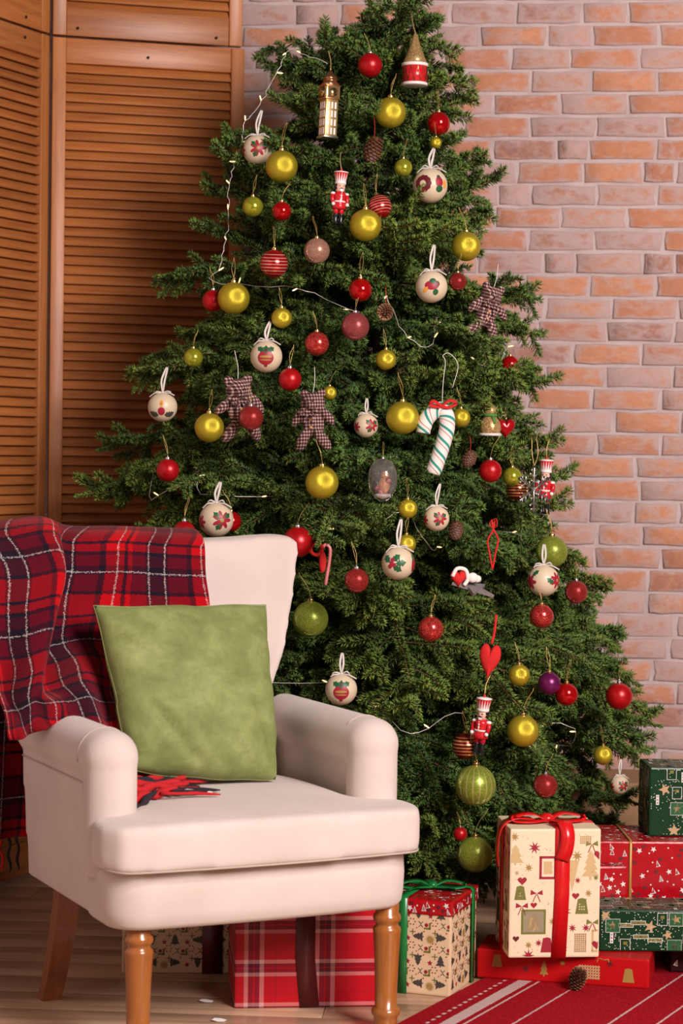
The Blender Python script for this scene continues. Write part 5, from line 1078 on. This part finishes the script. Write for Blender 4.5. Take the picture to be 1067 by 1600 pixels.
# 4 low red box on the rug
yaw4 = -math.radians(13); c = ground(1014, 1546, .006); W4, D4, H4 = .42, .165, .072; f0 = (c[0] - W4 * math.cos(yaw4), c[1] - W4 * math.sin(yaw4))
def redflat(fc, sd):
    if sd != 'front': return
    fc.check(.275, .032, .052, .034, 8, 5, PG); fc.bell(.37, .030, .034, GO); fc.star(.325, .055, .010, WI, 8, .4); fc.chev(.30, .064, .008, GO, .4); fc.chev(.318, .062, .008, GO, -.6); fc.bell(.05, .045, .03, GO); fc.star(.12, .03, .01, WI, 8, .4); fc.tree(.165, .034, .04, GO); fc.star(.21, .05, .008, GO, 8, .4)
g4 = gift('low flat red gift lying on the rug under the tall cream gift', f0, yaw4, W4, D4, H4, 'red_flat_paper', .006, redflat, ('front',))
# 5 tall cream box with red ribbon standing on it
yaw5 = math.radians(5.5); zc = .006 + H4 + .001; c = ground(794, 1497, zc); W5, D5, H5 = .222, .19, .312
def festive(fc, sd):
    a, b_ = fc.w, fc.h
    if sd == 'top':
        for q in range(9): fc.star((q * .37 % 1) * a, (q * .61 % 1) * b_, .012, (RD, GO)[q % 2], 8, .4)
        return
    U = lambda x: x * a; V = lambda y: y * b_
    fc.rect(U(.27), V(.28), .060, .060, OL); fc.rect(U(.27), V(.28), .050, .050, 10); fc.tree(U(.27), V(.275), .046, PG, 3, .8)
    fc.ring(U(.42), V(.70), .036, .050, .006, RD); fc.rect(U(.42), V(.70), .02, .03, PG); fc.bell(U(.12), V(.505), .034, OL); fc.bell(U(.80), V(.40), .038, OL)
    for q in range(7): fc.dot(U(.10 + .02 * (q % 3)), V(.48 + .02 * (q // 3)), .0018, 10); fc.dot(U(.775 + .025 * (q % 3)), V(.375 + .02 * (q // 3)), .0018, 10)
    fc.tree(U(.89), V(.72), .072, PG, 4, .6); fc.poly([(-.016, .03), (.016, .03), (0, -.045)], PG, U(.69), V(.66)); fc.check(U(.79), V(.115), .030, .046, 6, 9, TN); fc.ring(U(.97), V(.13), .02, .05, .005, PG); fc.heart(U(.97), V(.10), .012, RD)
    fc.bell(U(.42), V(.10), .036, RD); fc.tree(U(.06), V(.80), .05, PG, 3, .8); fc.check(U(.83), V(.915), .028, .02, 6, 4, PG)
    for x, y, r, ink in ((.27, .855, .016, RD), (.21, .70, .011, GO), (.74, .79, .014, GO), (.67, .93, .010, RD), (.62, .36, .015, RD), (.70, .23, .011, RD), (.85, .23, .011, RD), (.60, .07, .012, RD), (.22, .10, .010, GO), (.33, .115, .010, RD), (.22, .02, .016, RD), (.48, .28, .010, GO), (.87, .50, .010, GO), (.75, .60, .009, RD), (.08, .66, .007, TN), (.05, .94, .012, GO), (.95, .62, .008, OL)): fc.star(U(x), V(y), r, ink, 8, .36, x * 7)
    for x, y, r, ink in ((.14, .60, .011, RD), (.55, .82, .012, RD), (.98, .80, .012, RD), (.73, .48, .009, RD), (.27, .41, .008, RD), (.08, .15, .008, WI)): fc.heart(U(x), V(y), r, ink)
    for x, y in ((.30, .50), (.92, .27), (.90, .88), (.14, .40)):
        for s_ in (-1, 1): fc.poly([(0, 0), (s_ * .014, .009), (s_ * .015, -.004)], RD if x < .5 else OL, U(x), V(y)); fc.rect(U(x) + s_ * .005, V(y) - .011, .002, .02, RD, s_ * .4)
    r = random.Random(3)
    for _ in range(70): fc.dot(r.uniform(.01, a - .01), r.uniform(.01, b_ - .01), .0011, r.choice([RD, TN, TN]))
g5 = gift('tall cream festive print gift with a wide red satin ribbon', c[:2], yaw5, W5, D5, H5, 'cream_paper', zc, festive, ('front', 'left', 'right'))
wrap_x(g5, 'red_satin', .128, W5, D5, H5, .036, -.006); wrap_y(g5, 'red_satin', .10, W5, D5, H5, .036)
bow(g5, 'red_satin', .105, .085, H5 + .004, .085, .034, False, .1); band(g5, 'red_satin', catmull([(.12, .05, H5 + .012), (.132, .01, H5 + .016), (.138, -.012, H5 - .012), (.134, -.013, H5 - .05), (.126, -.007, H5 - .075)], 5), .034, (1, 0, 0), name='ribbon_tail'); band(g5, 'red_satin', catmull([(.07, .09, H5 + .01), (.02, .08, H5 + .012), (-.012, .07, H5 - .01), (-.022, .06, H5 - .06), (-.020, .055, H5 - .10)], 5), .040, (0, 1, 0), name='ribbon_tail')
# 6 green star box (low), with its dark supporting box
def greenp(seed, n=15):
    def fn(fc, x, y, r, k):
        t = k % 6
        if t in (0, 3): fc.rect(x, y, .034, .032, GR); fc.ring(x, y, .034, .032, .0016, WH); fc.star(x, y, .013, PG, 5, .42, r.uniform(-.3, .3))
        elif t == 1: fc.star(x, y, r.uniform(.012, .019), TN, 5, .42, r.uniform(-.4, .4))
        elif t == 2: fc.rect(x, y, .008, .026, WH); fc.dot(x, y, .0022, RD); fc.dot(x, y + .008, .0022, GR); fc.dot(x, y - .008, .0022, GR)
        elif t == 4: fc.ring(x, y, .036, .009, .0014, WH); fc.rect(x, y, .033, .006, OL); fc.dot(x, y, .002, TN)
        else: fc.ring(x, y, .024, .030, .0012, WH); fc.rect(x, y + .005, .010, .008, OL)
        for _ in range(16): fc.dot(min(max(.006, x + r.uniform(-.035, .035)), fc.w - .006), min(max(.006, y + r.uniform(-.035, .035)), fc.h - .006), .0011, WH)
    return rand_print(seed, fn, n, .030)
c = ground(936, 1486, zc); W6, D6, H6 = .36, .15, .102
g6 = gift('low green gift with gold stars on the stack right of the cream gift', (c[0], c[1]), 0.02, W6, D6, H6, 'green_paper', zc, greenp(4, 22))
gift('dark wrapped gift on the floor at the right edge under the green one', (.835, 5.275), .05, .30, .11, .072, 'dark_paper', 0.0065, rand_print(8, white_on_red, 12, .03), ('front', 'left'))
# 7 red glossy box with gold ribbon, small red box, green box on top, kraft box
redp = rand_print(12, white_on_red, 190, .0125)
g7 = gift('large glossy red gift with thin gold ribbon below the upper green gift', (.655, 5.40), .03, .46, .24, .303, 'red_paper', 0.0065, redp, ('front', 'left', 'top')); wrap_x(g7, 'gold_satin', .093, .46, .24, .303, .007)
gift('small glossy red gift between the cream and the green gift', (.600, 5.335), .1, .135, .05, .250, 'red_paper', 0.0065, rand_print(17, white_on_red, 70, .012), ('front', 'left', 'top'))
gift('upper green gift with gold stars at the right edge of the picture', (.803, 5.475), .03, .30, .16, .178, 'green_paper', .3105, greenp(9, 26))
kb = empty('cardboard_box', (.66, 6.27, 0), -.06, 'plain brown cardboard box at the wall behind the gifts', 'box'); gift_box('carton', .62, .28, .325, 'kraft_card', kb); MB().box((.31, .14, .3262), (.05, .28, .0012)).obj('tape', 'tan_paper', kb)
# paper scraps on the floor
for k, (x, y, l) in enumerate(((322, 1566, 'small torn white paper scrap on the floor near the tartan gift'), (342, 1596, 'white paper scrap on the floor at the bottom edge'))):
    q = ground(x, y); mb = MB(); mb.extrude([(-.016, -.004), (-.004, -.008), (.012, -.005), (.017, .003), (.004, .006), (-.010, .005)], .0012, X=TR(0, 0, .004) @ RX(.18 + .1 * k) @ RY(.12)); o = mb.obj('paper_scrap', 'paper_white', None, (q[0], q[1], .0)); tag(o, l, 'paper')
